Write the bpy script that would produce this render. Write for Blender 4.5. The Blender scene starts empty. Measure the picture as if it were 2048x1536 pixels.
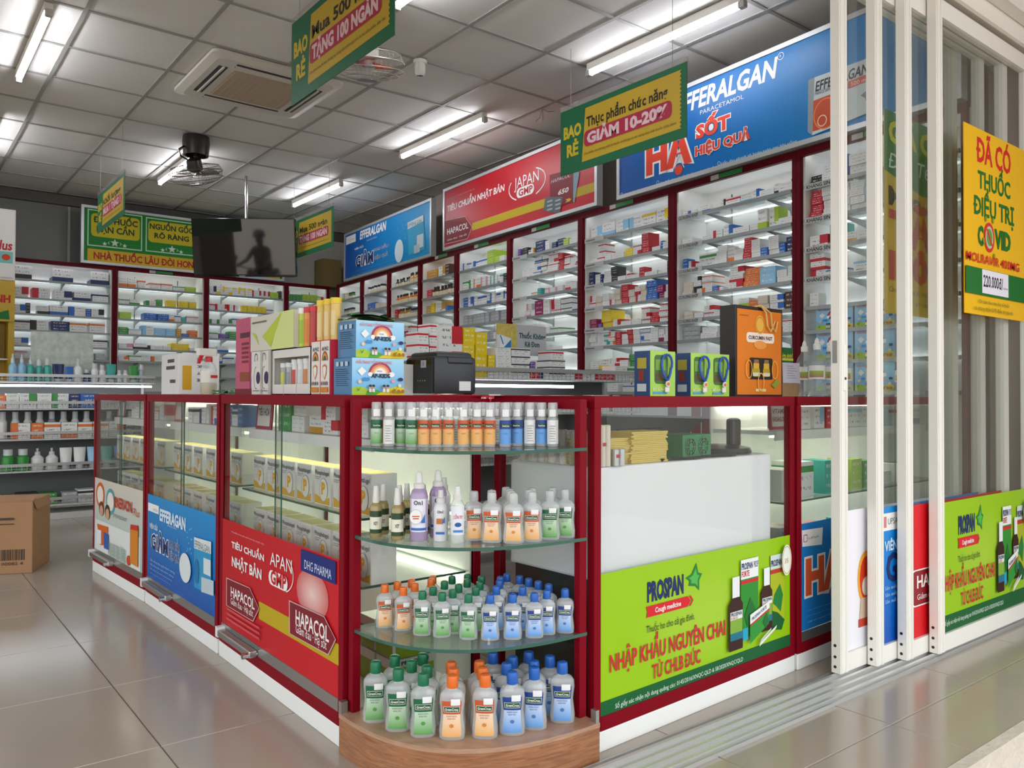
import bpy, bmesh, math, random
from mathutils import Vector, Matrix
random.seed(7)
scene = bpy.context.scene
C = scene.collection
# ---------------------------------------------------------------- camera
F_PX, YAW, PITCH, ROLL = 1612.0, math.radians(38.2), math.radians(.82), math.radians(.2)
CAM = Vector((0, 0, 1.0))
_f = Vector((math.sin(YAW)*math.cos(PITCH), math.cos(YAW)*math.cos(PITCH), math.sin(PITCH)))
_r0 = Vector((math.cos(YAW), -math.sin(YAW), 0)); _u0 = _r0.cross(_f)
_r = _r0*math.cos(ROLL) + _u0*math.sin(ROLL); _u = _u0*math.cos(ROLL) - _r0*math.sin(ROLL)
cd = bpy.data.cameras.new('camera'); cam = bpy.data.objects.new('camera', cd); C.objects.link(cam)
cd.sensor_width = 36; cd.lens = 36*F_PX/2048; cd.clip_start = .02
cam.matrix_world = Matrix(((_r.x, _u.x, -_f.x, CAM.x), (_r.y, _u.y, -_f.y, CAM.y), (_r.z, _u.z, -_f.z, CAM.z), (0, 0, 0, 1)))
scene.camera = cam
# ---------------------------------------------------------------- world and exposure
SKY = 2.1
w = bpy.data.worlds.new('sky'); scene.world = w; w.use_nodes = True
bg = w.node_tree.nodes['Background']; bg.inputs[0].default_value = (.93, .97, 1, 1); bg.inputs[1].default_value = SKY
vs = scene.view_settings
vs.view_transform = 'Standard'; vs.look = 'None'; vs.gamma = 1; vs.use_curve_mapping = False
vs.exposure = 0.36
try: scene.cycles.transparent_max_bounces = 24
except Exception: pass
TUBE_E, SHELF_E, CASE_E = 33.0, 3.6, 6.0
# ---------------------------------------------------------------- materials
def lin(h):
    if isinstance(h, str):
        v = [int(h[i:i+2], 16)/255 for i in (0, 2, 4)]
        return tuple(c/12.92 if c <= .04045 else ((c+.055)/1.055)**2.4 for c in v)
    return tuple(h)
MATS = {}
def mat(name, col='cccccc', rough=.5, metal=0, emit=0, spec=.5, alpha=None, bump=0, bscale=40, var=0, vscale=6, coat=0):
    if name in MATS: return MATS[name]
    m = bpy.data.materials.new(name); m.use_nodes = True; nt = m.node_tree; b = nt.nodes['Principled BSDF']
    c = lin(col)
    b.inputs['Base Color'].default_value = (*c, 1); b.inputs['Roughness'].default_value = rough
    b.inputs['Metallic'].default_value = metal; b.inputs['Specular IOR Level'].default_value = spec
    if coat: b.inputs['Coat Weight'].default_value = coat; b.inputs['Coat Roughness'].default_value = .05
    if emit:
        b.inputs['Emission Color'].default_value = (*c, 1); b.inputs['Emission Strength'].default_value = emit
    if var or bump:
        tc = nt.nodes.new('ShaderNodeTexCoord'); no = nt.nodes.new('ShaderNodeTexNoise')
        no.inputs['Scale'].default_value = vscale if var else bscale; no.inputs['Detail'].default_value = 4
        nt.links.new(tc.outputs['Object'], no.inputs['Vector'])
        if var:
            mx = nt.nodes.new('ShaderNodeMix'); mx.data_type = 'RGBA'
            mx.inputs[6].default_value = (*[x*(1-var) for x in c], 1); mx.inputs[7].default_value = (*[min(1, x*(1+var)) for x in c], 1)
            nt.links.new(no.outputs['Fac'], mx.inputs[0]); nt.links.new(mx.outputs[2], b.inputs['Base Color'])
        if bump:
            n2 = nt.nodes.new('ShaderNodeTexNoise'); n2.inputs['Scale'].default_value = bscale
            nt.links.new(tc.outputs['Object'], n2.inputs['Vector'])
            bp = nt.nodes.new('ShaderNodeBump'); bp.inputs['Strength'].default_value = bump; bp.inputs['Distance'].default_value = .01
            nt.links.new(n2.outputs['Fac'], bp.inputs['Height']); nt.links.new(bp.outputs[0], b.inputs['Normal'])
    MATS[name] = m
    return m
def glassy(name, tint='fafbfa', ior=1.4, body=0, bodycol='dddddd', rough=.0):
    """thin clear glass or plastic: see-through, with a Fresnel gloss and an optional milky body"""
    if name in MATS: return MATS[name]
    m = bpy.data.materials.new(name); m.use_nodes = True; nt = m.node_tree; nt.nodes.clear()
    o = nt.nodes.new('ShaderNodeOutputMaterial'); t = nt.nodes.new('ShaderNodeBsdfTransparent'); g = nt.nodes.new('ShaderNodeBsdfGlossy')
    t.inputs[0].default_value = (*lin(tint), 1); g.inputs['Roughness'].default_value = rough
    lw = nt.nodes.new('ShaderNodeLayerWeight'); lw.inputs[0].default_value = .5
    pw = nt.nodes.new('ShaderNodeMath'); pw.operation = 'POWER'; pw.inputs[1].default_value = 5; nt.links.new(lw.outputs['Facing'], pw.inputs[0])
    fr = nt.nodes.new('ShaderNodeMath'); fr.operation = 'MULTIPLY_ADD'; f0 = ((ior-1)/(ior+1))**2; fr.inputs[1].default_value = 1-f0; fr.inputs[2].default_value = f0; nt.links.new(pw.outputs[0], fr.inputs[0])
    a = nt.nodes.new('ShaderNodeMixShader')
    nt.links.new(fr.outputs[0], a.inputs[0]); nt.links.new(g.outputs[0], a.inputs[2])
    if body:
        d = nt.nodes.new('ShaderNodeBsdfPrincipled'); d.inputs['Base Color'].default_value = (*lin(bodycol), 1); d.inputs['Roughness'].default_value = .25
        b = nt.nodes.new('ShaderNodeMixShader'); b.inputs[0].default_value = body
        nt.links.new(t.outputs[0], b.inputs[1]); nt.links.new(d.outputs[0], b.inputs[2]); nt.links.new(b.outputs[0], a.inputs[1])
    else: nt.links.new(t.outputs[0], a.inputs[1])
    nt.links.new(a.outputs[0], o.inputs[0])
    MATS[name] = m
    return m
def P(h, rough=.5): return mat('print_'+h, h, rough, spec=.3)            # printed ink of one colour
def grad(name, c1, c2, axis=2, rough=.35, radial=False):
    """printed two-tone fade over an object's own box"""
    if name in MATS: return MATS[name]
    m = mat(name, c1, rough, spec=.28); nt = m.node_tree; b = nt.nodes['Principled BSDF']
    tc = nt.nodes.new('ShaderNodeTexCoord'); rp = nt.nodes.new('ShaderNodeValToRGB')
    if radial:
        mp = nt.nodes.new('ShaderNodeVectorMath'); mp.operation = 'SUBTRACT'; mp.inputs[1].default_value = (.5, .5, .5)
        ln = nt.nodes.new('ShaderNodeVectorMath'); ln.operation = 'LENGTH'
        nt.links.new(tc.outputs['Generated'], mp.inputs[0]); nt.links.new(mp.outputs[0], ln.inputs[0]); nt.links.new(ln.outputs['Value'], rp.inputs[0])
        rp.color_ramp.elements[1].position = .62
    else:
        sp = nt.nodes.new('ShaderNodeSeparateXYZ'); nt.links.new(tc.outputs['Generated'], sp.inputs[0]); nt.links.new(sp.outputs[axis], rp.inputs[0])
    rp.color_ramp.elements[0].color = (*lin(c1), 1); rp.color_ramp.elements[1].color = (*lin(c2), 1)
    nt.links.new(rp.outputs[0], b.inputs['Base Color'])
    return m
# ---------------------------------------------------------------- mesh builder
class MB:
    def __init__(s): s.v = []; s.f = []; s.m = []
    def add(s, vs, fs, mi=0):
        n = len(s.v); s.v += [tuple(v) for v in vs]; s.f += [tuple(i+n for i in f) for f in fs]; s.m += [mi]*len(fs); return s
    def box(s, x0, y0, z0, x1, y1, z1, mi=0, side=None):
        if x0 > x1: x0, x1 = x1, x0
        if y0 > y1: y0, y1 = y1, y0
        if z0 > z1: z0, z1 = z1, z0
        vs = [(x0,y0,z0),(x1,y0,z0),(x1,y1,z0),(x0,y1,z0),(x0,y0,z1),(x1,y0,z1),(x1,y1,z1),(x0,y1,z1)]
        s.add(vs, [(0,3,2,1),(4,5,6,7)], mi); n = len(s.v)-8
        s.f += [tuple(i+n for i in f) for f in [(0,1,5,4),(1,2,6,5),(2,3,7,6),(3,0,4,7)]]; s.m += [mi if side is None else side]*4
        return s
    def paney(s, x0, y0, z0, x1, y1, z1):
        s.box(x0, y0, z0, x1, y1, z1, 1); s.m[-4] = 0; s.m[-2] = 0; return s
    def panex(s, x0, y0, z0, x1, y1, z1):
        s.box(x0, y0, z0, x1, y1, z1, 1); s.m[-3] = 0; s.m[-1] = 0; return s
    def cham(s, x0, y0, z0, x1, y1, z1, c=.004, mi=0):
        bm = bmesh.new(); bmesh.ops.create_cube(bm, size=1)
        for v in bm.verts: v.co = Vector((x0+(v.co.x+.5)*(x1-x0), y0+(v.co.y+.5)*(y1-y0), z0+(v.co.z+.5)*(z1-z0)))
        bmesh.ops.bevel(bm, geom=bm.edges[:], offset=c, segments=2, affect='EDGES', profile=.5)
        bm.verts.index_update(); s.add([v.co[:] for v in bm.verts], [[v.index for v in f.verts] for f in bm.faces], mi); bm.free(); return s
    def prism(s, poly, z0, z1, mi=0, side=None):
        n = len(poly); vs = [(x, y, z0) for x, y in poly]+[(x, y, z1) for x, y in poly]
        s.add(vs, [tuple(range(n-1, -1, -1)), tuple(range(n, 2*n))], mi); b = len(s.v)-2*n
        for i in range(n):
            j = (i+1) % n; s.f.append((b+i, b+j, b+n+j, b+n+i)); s.m.append(mi if side is None else side)
        return s
    def loft(s, rings, cap=True, mi=0):
        n = len(rings[0]); b = len(s.v)
        for r in rings: s.v += [tuple(p) for p in r]
        for k in range(len(rings)-1):
            for i in range(n):
                j = (i+1) % n; s.f.append((b+k*n+i, b+k*n+j, b+(k+1)*n+j, b+(k+1)*n+i)); s.m.append(mi)
        if cap:
            s.f.append(tuple(b+i for i in range(n-1, -1, -1))); s.m.append(mi)
            e = b+(len(rings)-1)*n; s.f.append(tuple(e+i for i in range(n))); s.m.append(mi)
        return s
    def lathe(s, prof, seg=16, c=(0, 0, 0), mi=0, cap=True):
        return s.loft([[(c[0]+r*math.cos(2*math.pi*i/seg), c[1]+r*math.sin(2*math.pi*i/seg), c[2]+z) for i in range(seg)] for r, z in prof], cap, mi)
    def tube(s, pts, r, seg=6, mi=0):
        pts = [Vector(p) for p in pts]; rings = []
        for i, p in enumerate(pts):
            d = (pts[min(i+1, len(pts)-1)]-pts[max(i-1, 0)]).normalized()
            a = d.cross(Vector((0, 0, 1)))
            if a.length < .05: a = d.cross(Vector((1, 0, 0)))
            a.normalize(); b = d.cross(a)
            rings.append([p+a*(r*math.cos(2*math.pi*k/seg))+b*(r*math.sin(2*math.pi*k/seg)) for k in range(seg)])
        return s.loft(rings, True, mi)
    def mesh(s, name, mats, smooth=False):
        me = bpy.data.meshes.new(name); me.from_pydata(s.v, [], s.f)
        for m in (mats if isinstance(mats, (list, tuple)) else [mats]): me.materials.append(m)
        if any(s.m): me.polygons.foreach_set('material_index', s.m)
        if smooth:
            me.polygons.foreach_set('use_smooth', [True]*len(s.f))
            try: me.set_sharp_from_angle(angle=math.radians(38))
            except Exception: pass
        me.update(); return me
    def build(s, name, mats, parent=None, smooth=False, label=None):
        return ob(name, s.mesh(name, mats, smooth), parent, label)
def ob(name, me, parent=None, label=None, loc=None, rz=None):
    o = bpy.data.objects.new(name, me); C.objects.link(o)
    if parent is not None: o.parent = parent
    if label: o['label'] = label
    if loc is not None: o.location = loc
    if rz is not None: o.rotation_euler = (0, 0, rz)
    return o
def tag(o, label, cat, group=None):
    o['label'] = label; o['category'] = cat
    if group: o['group'] = group
    return o
def struct(o): o['kind'] = 'structure'; return o
def thing(name, label, cat, loc=(0, 0, 0), rz=0, group=None):
    o = bpy.data.objects.new(name, None); C.objects.link(o); o.location = loc; o.rotation_euler = (0, 0, rz); o.empty_display_size = .1
    return tag(o, label, cat, group)
def copy_tree(o, parent=None):
    c = o.copy(); C.objects.link(c); c.parent = parent
    for ch in o.children: copy_tree(ch, c)
    return c
# ---------------------------------------------------------------- photogrammetry: where a sight line of the surveyed camera meets a known plane
def ray(px, py): return _f + _r*((px-1024)/F_PX) + _u*((768-py)/F_PX)
def on_z(px, py, z): d = ray(px, py); return CAM + d*((z-CAM.z)/d.z)
def on_x(px, py, X): d = ray(px, py); return CAM + d*(X/d.x)
def on_y(px, py, Y): d = ray(px, py); return CAM + d*(Y/d.y)
# ---------------------------------------------------------------- lettering
_T = {}
def text_mesh(body, bold=.02, shear=0, wide=1.0):
    k = (body, bold, shear)
    if k not in _T:
        cu = bpy.data.curves.new('t', 'FONT'); cu.body = body; cu.size = 1; cu.offset = bold; cu.shear = shear; cu.resolution_u = 2; cu.fill_mode = 'FRONT'
        o = bpy.data.objects.new('t', cu); me = bpy.data.meshes.new_from_object(o)
        vs = [v.co.copy() for v in me.vertices]; fs = [tuple(p.vertices) for p in me.polygons]
        bpy.data.objects.remove(o); bpy.data.curves.remove(cu); bpy.data.meshes.remove(me)
        _T[k] = (vs, fs)
    return _T[k]
CAPH = max(v.y for v in text_mesh('H', 0)[0])
import unicodedata
_A = {}; _L = {}
def advance(c):
    if c not in _A: _A[c] = max(v.x for v in text_mesh('H'+c+'H', 0)[0]) - max(v.x for v in text_mesh('HH', 0)[0])
    return _A[c]
def line_mesh(body, bold, shear):
    """a line of lettering; the bar of a crossed D and the horn of a horned vowel are set as strokes of their own"""
    k = (body, bold, shear)
    if k in _L: return _L[k]
    vs, fs, x = [], [], 0.0
    for c in body:
        d = unicodedata.normalize('NFD', c); horn = '\u031b' in d; base = unicodedata.normalize('NFC', d.replace('\u031b', '')) if horn else {'Đ': 'D', 'đ': 'd'}.get(c, c)
        if c != ' ':
            g, f = text_mesh(base, bold, 0)
            if g:
                n = len(vs); vs += [(v.x+x, v.y, 0) for v in g]; fs += [tuple(i+n for i in q) for q in f]
                plain, _ = text_mesh(unicodedata.normalize('NFD', base)[0], bold, 0); x1 = max(v.x for v in plain); y1 = max(v.y for v in plain); t = .05+bold
                r = None
                if horn: r = (x1-.04, y1-.12, x1+.10, y1+.04)
                elif c == 'Đ': r = (min(v.x for v in g)-.07, CAPH*.5-t*.7, x1*.45, CAPH*.5+t*.7)
                elif c == 'đ': r = (x1*.45, y1*.80, x1+.08, y1*.80+t*1.3)
                if r:
                    n = len(vs); vs += [(x+r[0], r[1], .0002), (x+r[2], r[1] if not horn else r[1]+.06, .0002), (x+r[2], r[3], .0002), (x+r[0], r[3] if not horn else r[3]-.06, .0002)]; fs.append((n, n+1, n+2, n+3))
        x += advance(c)
    if shear: vs = [(v[0]+shear*v[1], v[1], v[2]) for v in vs]
    _L[k] = (vs, fs); return _L[k]
class Panel:
    """flat print on the plane y = y0 of a thing's own frame, facing -y"""
    def __init__(s, part, M, y0):
        s.part = part; s.M = M; s.Mi = M.inverted(); s.y = y0; s.k = 0; s.o = s.Mi @ CAM
    def at(s, px, py):
        d = s.Mi.to_3x3() @ ray(px, py); t = (s.y-s.o.y)/d.y; p = s.o+d*t; return (p.x, p.z)
    def lift(s, n=None):
        s.k += 1; return s.y - .0006 - .0003*(s.k if n is None else n)
    def poly(s, pts, m, name='print', n=None, px=True):
        q = [s.at(*p) for p in pts] if px else pts; y = s.lift(n)
        mb = MB(); mb.add([(x, y, z) for x, z in q], [tuple(range(len(q)))]); return mb.build(name, m, s.part)
    def rect(s, a, b, m, name='print', n=None, px=True, r=0):
        if px: a, b = s.at(*a), s.at(*b)
        x0, x1 = sorted((a[0], b[0])); z0, z1 = sorted((a[1], b[1]))
        if r:
            r = min(r, (x1-x0)/2, (z1-z0)/2); q = []
            for cx, cz, a0 in ((x1-r, z0+r, -90), (x1-r, z1-r, 0), (x0+r, z1-r, 90), (x0+r, z0+r, 180)):
                q += [(cx+r*math.cos(math.radians(a0+t)), cz+r*math.sin(math.radians(a0+t))) for t in (0, 30, 60, 90)]
        else: q = [(x0, z0), (x1, z0), (x1, z1), (x0, z1)]
        return s.poly(q, m, name, n, False)
    def disc(s, c, rx, rz, m, name='print', n=None, seg=20, px=True, a0=0, a1=360):
        if px: c = s.at(*c)
        q = [(c[0]+rx*math.cos(math.radians(a0+(a1-a0)*i/seg)), c[1]+rz*math.sin(math.radians(a0+(a1-a0)*i/seg))) for i in range(seg+(a1-a0 < 360))]
        return s.poly(q, m, name, n, False)
    def ring(s, c, rx, rz, t, m, name='print', seg=28, px=True, a0=0, a1=360):
        if px: c = s.at(*c)
        y = s.lift(); mb = MB(); k = seg+1
        A = [math.radians(a0+(a1-a0)*i/seg) for i in range(k)]
        vs = [(c[0]+rx*math.cos(a), y, c[1]+rz*math.sin(a)) for a in A]+[(c[0]+(rx-t)*math.cos(a), y, c[1]+(rz-t)*math.sin(a)) for a in A]
        mb.add(vs, [(i, i+1, k+i+1, k+i) for i in range(seg)]); return mb.build(name, m, s.part)
    def text(s, body, ll, ur, m, bold=.02, shear=0, px=True, edge=None, edge_w=.05, skew=0):
        """ll = start of the base line, ur = end of the line at capital height"""
        if px: ll, ur = s.at(*ll), s.at(*ur)
        vs, fs = line_mesh(body, bold, shear); xs = [v[0] for v in vs]; a, b = min(xs), max(xs)
        for bw, mm in (((bold+edge_w, edge),) if edge else ())+((bold, m),):
            if bw != bold: vs, fs = line_mesh(body, bw, shear)
            else: vs, fs = line_mesh(body, bold, shear)
            kx = (ur[0]-ll[0])/(b-a); kz = (ur[1]-ll[1])/CAPH; y = s.lift(); mb = MB()
            mb.add([(ll[0]+(v[0]-a)*kx, y-v[2], ll[1]+v[1]*kz+skew*(v[0]-a)*kx) for v in vs], fs); o = mb.build('lettering', mm, s.part)
        return o
    def norm(s, box):
        """sub-panel with unit coordinates mapped on a local box (x0, z0, x1, z1)"""
        return lambda u, v: (box[0]+u*(box[2]-box[0]), box[1]+v*(box[3]-box[1]))
def frame(loc, deg): return Matrix.Translation(Vector(loc)) @ Matrix.Rotation(math.radians(deg), 4, 'Z')
# shared materials
RED = mat('red_frame', '7c0518', .45, spec=.1); DRED = mat('dark_red_frame', '5a0513', .5, spec=.12)
WHITE = mat('white_melamine', 'e9e9e6', .4); ALU = mat('white_aluminium', 'ebe7de', .35); STEEL = mat('brushed_steel', 'b5b5b2', .3, .9)
GLASS = glassy('clear_glass'); GEDGE = mat('green_glass_edge', '2f5a4c', .15); BLACK = mat('black_plastic', '141414', .4); GREY = mat('grey_metal', '8b8d8c', .4, .4)
SHELFG = glassy('shelf_glass', 'f0f4f2', 1.45, .12, 'e2e6e4')
# ================================================================ SETTING
TILE = mat('glazed_floor_tile', 'a79c90', .16, var=.07, vscale=2.2, spec=.5)
GROUT = mat('tile_grout', '7d746a', .8)
fl = struct(MB().box(-3, .99, -.12, 5.2, 10.2, -.004).build('floor', GROUT))
_tm = {}
def tile(x0, y0, x1, y1):
    k = (round(x1-x0, 3), round(y1-y0, 3)); g = .0016
    if k not in _tm:
        a, b = k; _tm[k] = MB().add([(g,g,-.004),(a-g,g,-.004),(a-g,b-g,-.004),(g,b-g,-.004),(2*g,2*g,0),(a-2*g,2*g,0),(a-2*g,b-2*g,0),(2*g,b-2*g,0)],
            [(4,5,6,7),(0,1,5,4),(1,2,6,5),(2,3,7,6),(3,0,4,7)]).mesh('tile', TILE)
    ob('tile', _tm[k], fl, loc=(x0, y0, 0))
xs = [.645+.6*k for k in range(-4, 8)]; ys = [.99]+[2.425+.6*k for k in range(-2, 13)]
for i in range(len(xs)-1):
    for j in range(len(ys)-1): tile(xs[i], ys[j], xs[i+1], ys[j+1])
struct(MB().box(-3, .955, -.15, 5.2, .99, .002).build('trim_1', mat('worn_stone_nosing', 'cfc6b8', .6, var=.18, vscale=14, bump=.4, bscale=60)))
struct(MB().box(-4.6, -3, -.3, 6, .955, -.15).box(-4.6, .955, -.3, -3, 12, -.15).build('trim_2', mat('pink_step_tile', 'a8968a', .25, var=.08, vscale=3)))
struct(MB().box(-40, -40, -.4, 40, 40, -.301).build('ground', mat('street_asphalt', '9c9184', .9, var=.1, vscale=1)))
struct(MB().box(-2.3, -1.6, 3.36, 6, 1.38, 3.46).build('porch_roof', mat('porch_soffit', 'b8b2a8', .8)))
# walls
WG = mat('grey_metal_sheet', '70736f', .45, .15, var=.06, vscale=3)
wb = struct(MB().box(-2.4, 9.96, 0, 5.4, 10.1, 3.3).build('wall_back', mat('pale_wall_paint', 'b9b8ae', .7)))
for k, (x, x1) in enumerate(((-2.2, -1.4), (-1.4, -.2), (-.2, .8), (.8, 1.62), (1.64, 1.9), (1.9, 2.9))):
    MB().box(x+.003, 9.952, 2.3, x1-.003, 9.966, 3.14).build('metal_sheet', WG, wb)
MB().box(-2.2, 9.9, 3.06, 5.4, 9.97, 3.17).build('cornice', mat('dark_cornice', '5a5751', .7), wb)
RW = frame((4.095, 2.60, 0), -90-4.03)                      # right wall cabinets: x runs from deep in the shop towards the street
wr = struct(MB().box(-7.6, .33, 0, 2.0, .45, 3.3).build('wall_right', mat('beige_wall_paint', '9a8f86', .7))); wr.matrix_world = RW
struct(MB().box(-2.4, 1.3, 2.66, -2.2, 10.1, 3.3).box(-2.4, 1.3, 0, -2.15, 1.6, 2.66).box(-2.4, 4.45, 0, -2.15, 5.1, 2.66).box(-2.4, 7.6, 0, -2.2, 10.1, 2.66).build('wall_left', mat('brown_pillar_paint', '5e5047', .6)))
# ceiling with panels laid in a grid
PANEL = mat('mineral_ceiling_panel', 'dbd8d2', .85, var=.04, vscale=5, bump=.12, bscale=180); BAR = mat('grid_bar_grey', '9a9892', .5)
ce = struct(MB().box(-2.4, 1.3, 3.19, 5.4, 10.1, 3.3).build('ceiling', mat('ceiling_void', '8a8782', .9)))
cx = [.9+.6*k for k in range(-4, 7)]; cy = [6.25+.6*k for k in range(-8, 7)]
pm = MB().box(0, 0, 0, .578, .578, .012).mesh('ceiling_panel', PANEL)
for i in range(0, len(cx)):
    for j in range(-1, len(cy)):
        x = cx[i] if i >= 0 else cx[0]-.6; y = cy[j] if j >= 0 else cy[0]-.6
        if y < 1.3 or y > 9.8: continue
        ob('ceiling_panel', pm, ce, loc=(x+.011, y+.011, 3.172))
for x in cx: MB().box(x-.012, 1.3, 3.165, x+.012, 9.96, 3.19).build('grid_bar', BAR, ce)
for y in cy: MB().box(-2.2, y-.012, 3.166, 5.2, y+.012, 3.19).build('grid_bar', BAR, ce)
# storefront: fascia, header, floor tracks
fa = struct(MB().box(-2.2, 1.38, 2.66, 5.4, 1.62, 3.3).build('wall_front', mat('pink_timber_fascia', 'b59a8b', .6)))
for k in range(40): MB().box(1.6+k*.09, 1.366, 2.67, 1.685+k*.09, 1.381, 3.3).build('plank', mat('pink_timber_fascia'), fa)
MB().box(-2.1, 1.33, 2.635, 4.9, 1.383, 2.69).build('drip_rail', ALU, fa)
hd = struct(MB().box(-2.1, 1.40, 2.575, 4.6, 1.60, 2.66).box(-2.1, 1.385, 2.56, 4.6, 1.40, 2.66).build('trim_3', ALU))
struct(MB().box(4.14, 1.40, 0, 4.6, 1.60, 2.575).build('wall_pier', mat('beige_wall_paint')))
TR = mat('track_aluminium', 'bfc0bf', .35, .6)
tk = struct(MB().box(-3, 1.412, 0, 4.14, 1.575, .004).build('trim_4', TR))
for y in (1.436, 1.472, 1.509, 1.547): MB().box(-3, y-.006, .004, 4.14, y+.006, .016).build('rail', mat('rail_aluminium', 'd9d9d6', .3, .5), tk)
for y in (1.414, 1.573): MB().box(-3, y-.003, .004, 4.14, y+.003, .012).build('track_lip', TR, tk)
# sliding doors, four leaves parked one behind the other
def leaf(n, x0, y0, wd=.95, h=2.555):
    d = struct(MB().box(x0, y0, .018, x0+.052, y0+.034, h).box(x0+wd-.052, y0, .018, x0+wd, y0+.034, h)
               .box(x0+.052, y0+.002, .018, x0+wd-.052, y0+.032, .082).box(x0+.052, y0+.002, h-.07, x0+wd-.052, y0+.032, h)
               .box(x0+.006, y0-.003, .018, x0+.018, y0, h).box(x0+.036, y0-.003, .018, x0+.048, y0, h).build('door_%d' % n, ALU))
    MB().box(x0+.052, y0+.014, .082, x0+wd-.052, y0+.0155, h-.07).build('pane', GLASS, d)
    for k, z in enumerate((.115, .075, .04)):
        mb = MB(); mb.lathe([(.0055, 0), (.0055, .002)], 10); o = mb.build('roller_hole', BLACK, d); o.location = (x0-.0015, y0+.02, z); o.rotation_euler = (0, math.pi/2, 0)
    return d
DOORS = [leaf(1, 2.686, 1.53), leaf(2, 2.868, 1.493), leaf(3, 3.02, 1.457), leaf(4, 3.194, 1.42)]
pl = MB().cham(2.703, 1.524, 1.02, 2.722, 1.531, 1.19, .004).build('lock_plate', ALU, DOORS[0])
MB().lathe([(.005, 0), (.005, .003)], 10).build('keyhole', BLACK, pl).matrix_local = Matrix.Translation((2.7125, 1.5245, 1.065)) @ Matrix.Rotation(math.pi/2, 4, 'X')
MB().box(2.682, 1.540, 1.12, 2.687, 1.556, 1.2).build('latch', GREY, DOORS[0])
# ---------------------------------------------------------------- ceiling fittings
TUBE = mat('fluorescent_tube', 'f4f6ff', .4, emit=TUBE_E)
def tube_light(x, y0, y1, label, group):
    t = thing('tube_light', label, 'light', (x, (y0+y1)/2, 3.165), 0, group); L = (y1-y0)/2
    MB().box(-.022, -L, -.045, .022, L, 0).build('batten', ALU, t)
    for s in (-1, 1): MB().cham(-.018, s*L-.02, -.078, .018, s*L+.02, -.04, .004).build('end_cap', mat('socket_grey', 'b8b6b0', .5), t)
    mb = MB(); mb.lathe([(.014, -L+.02), (.014, L-.02)], 12); o = mb.build('tube', TUBE, t, True); o.rotation_euler = (math.pi/2, 0, 0); o.location = (0, 0, -.062)
LT = 'fluorescent tube lights on the ceiling'
tube_light(.72, 5.07, 6.28, 'white fluorescent tube on the bare ceiling above the entrance aisle', LT)
tube_light(.70, 7.35, 8.56, 'white fluorescent tube above the aisle near the dark metal back wall', LT)
tube_light(2.19, 7.28, 8.49, 'white fluorescent tube behind the black orbit fan', LT)
tube_light(2.19, 2.60, 3.81, 'white fluorescent tube beside the big hanging green sign and white fan', LT)
tube_light(3.63, 2.62, 3.81, 'white fluorescent tube above the blue paracetamol wall sign', LT)
tube_light(3.62, 4.95, 6.19, 'white fluorescent tube facing the red wall sign', LT)
tube_light(3.62, 7.38, 8.55, 'white fluorescent tube above the small hanging green sign near the far blue sign', LT)
# cassette air conditioner
ACW = mat('aged_white_plastic', 'd8d3c8', .45)
ac = thing('air_conditioner', 'square white ceiling cassette air conditioner with beige intake grille', 'air conditioner', (2.07, 5.52, 3.165))
def rr(a, b, r, n=5):
    q = []
    for sx, sy, a0 in ((1, -1, -90), (1, 1, 0), (-1, 1, 90), (-1, -1, 180)):
        q += [(sx*(a-r)+r*math.cos(math.radians(a0+90*i/n)), sy*(b-r)+r*math.sin(math.radians(a0+90*i/n))) for i in range(n+1)]
    return q
MB().loft([[(x, y, 0) for x, y in rr(.45, .45, .05)], [(x, y, -.02) for x, y in rr(.45, .45, .05)], [(x, y, -.035) for x, y in rr(.40, .40, .05)]]).build('fascia', ACW, ac)
g = MB().box(-.25, -.25, -.045, .25, .25, -.034).build('intake_grille', mat('beige_filter_grille', 'b7a58f', .7), ac)
for k in range(12): MB().box(-.245+k*.0415, -.245, -.048, -.240+k*.0415, .245, -.045).build('slat', mat('beige_filter_slat', 'bba992', .7), g)
for a in range(4):
    for nm, y0, y1, m in (('air_slot', .30, .36, BLACK), ('louvre', .322, .334, ACW)):
        o = MB().box(-.27, y0, -.037 if nm == 'air_slot' else -.046, .27, y1, -.034).build(nm, m, ac); o.rotation_euler = (0, 0, a*math.pi/2)
# dome camera
cm = thing('security_camera', 'small white eyeball security camera on the ceiling beside a white fan', 'camera', (2.735, 4.45, 3.165))
MB().lathe([(.045, 0), (.045, -.01), (.04, -.02)], 18).build('base', mat('camera_white', 'e6e2da', .35), cm, True)
b = MB().lathe([(.030, .035), (.036, 0), (.034, -.04), (.026, -.052)], 18).build('housing', mat('camera_white'), cm, True); b.location = (0, 0, -.04); b.rotation_euler = (.25, -.18, 0)
l = MB().lathe([(.022, 0), (.018, -.006), (.006, -.003)], 16).build('lens', BLACK, b, True); l.location = (0, 0, -.052)
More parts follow.
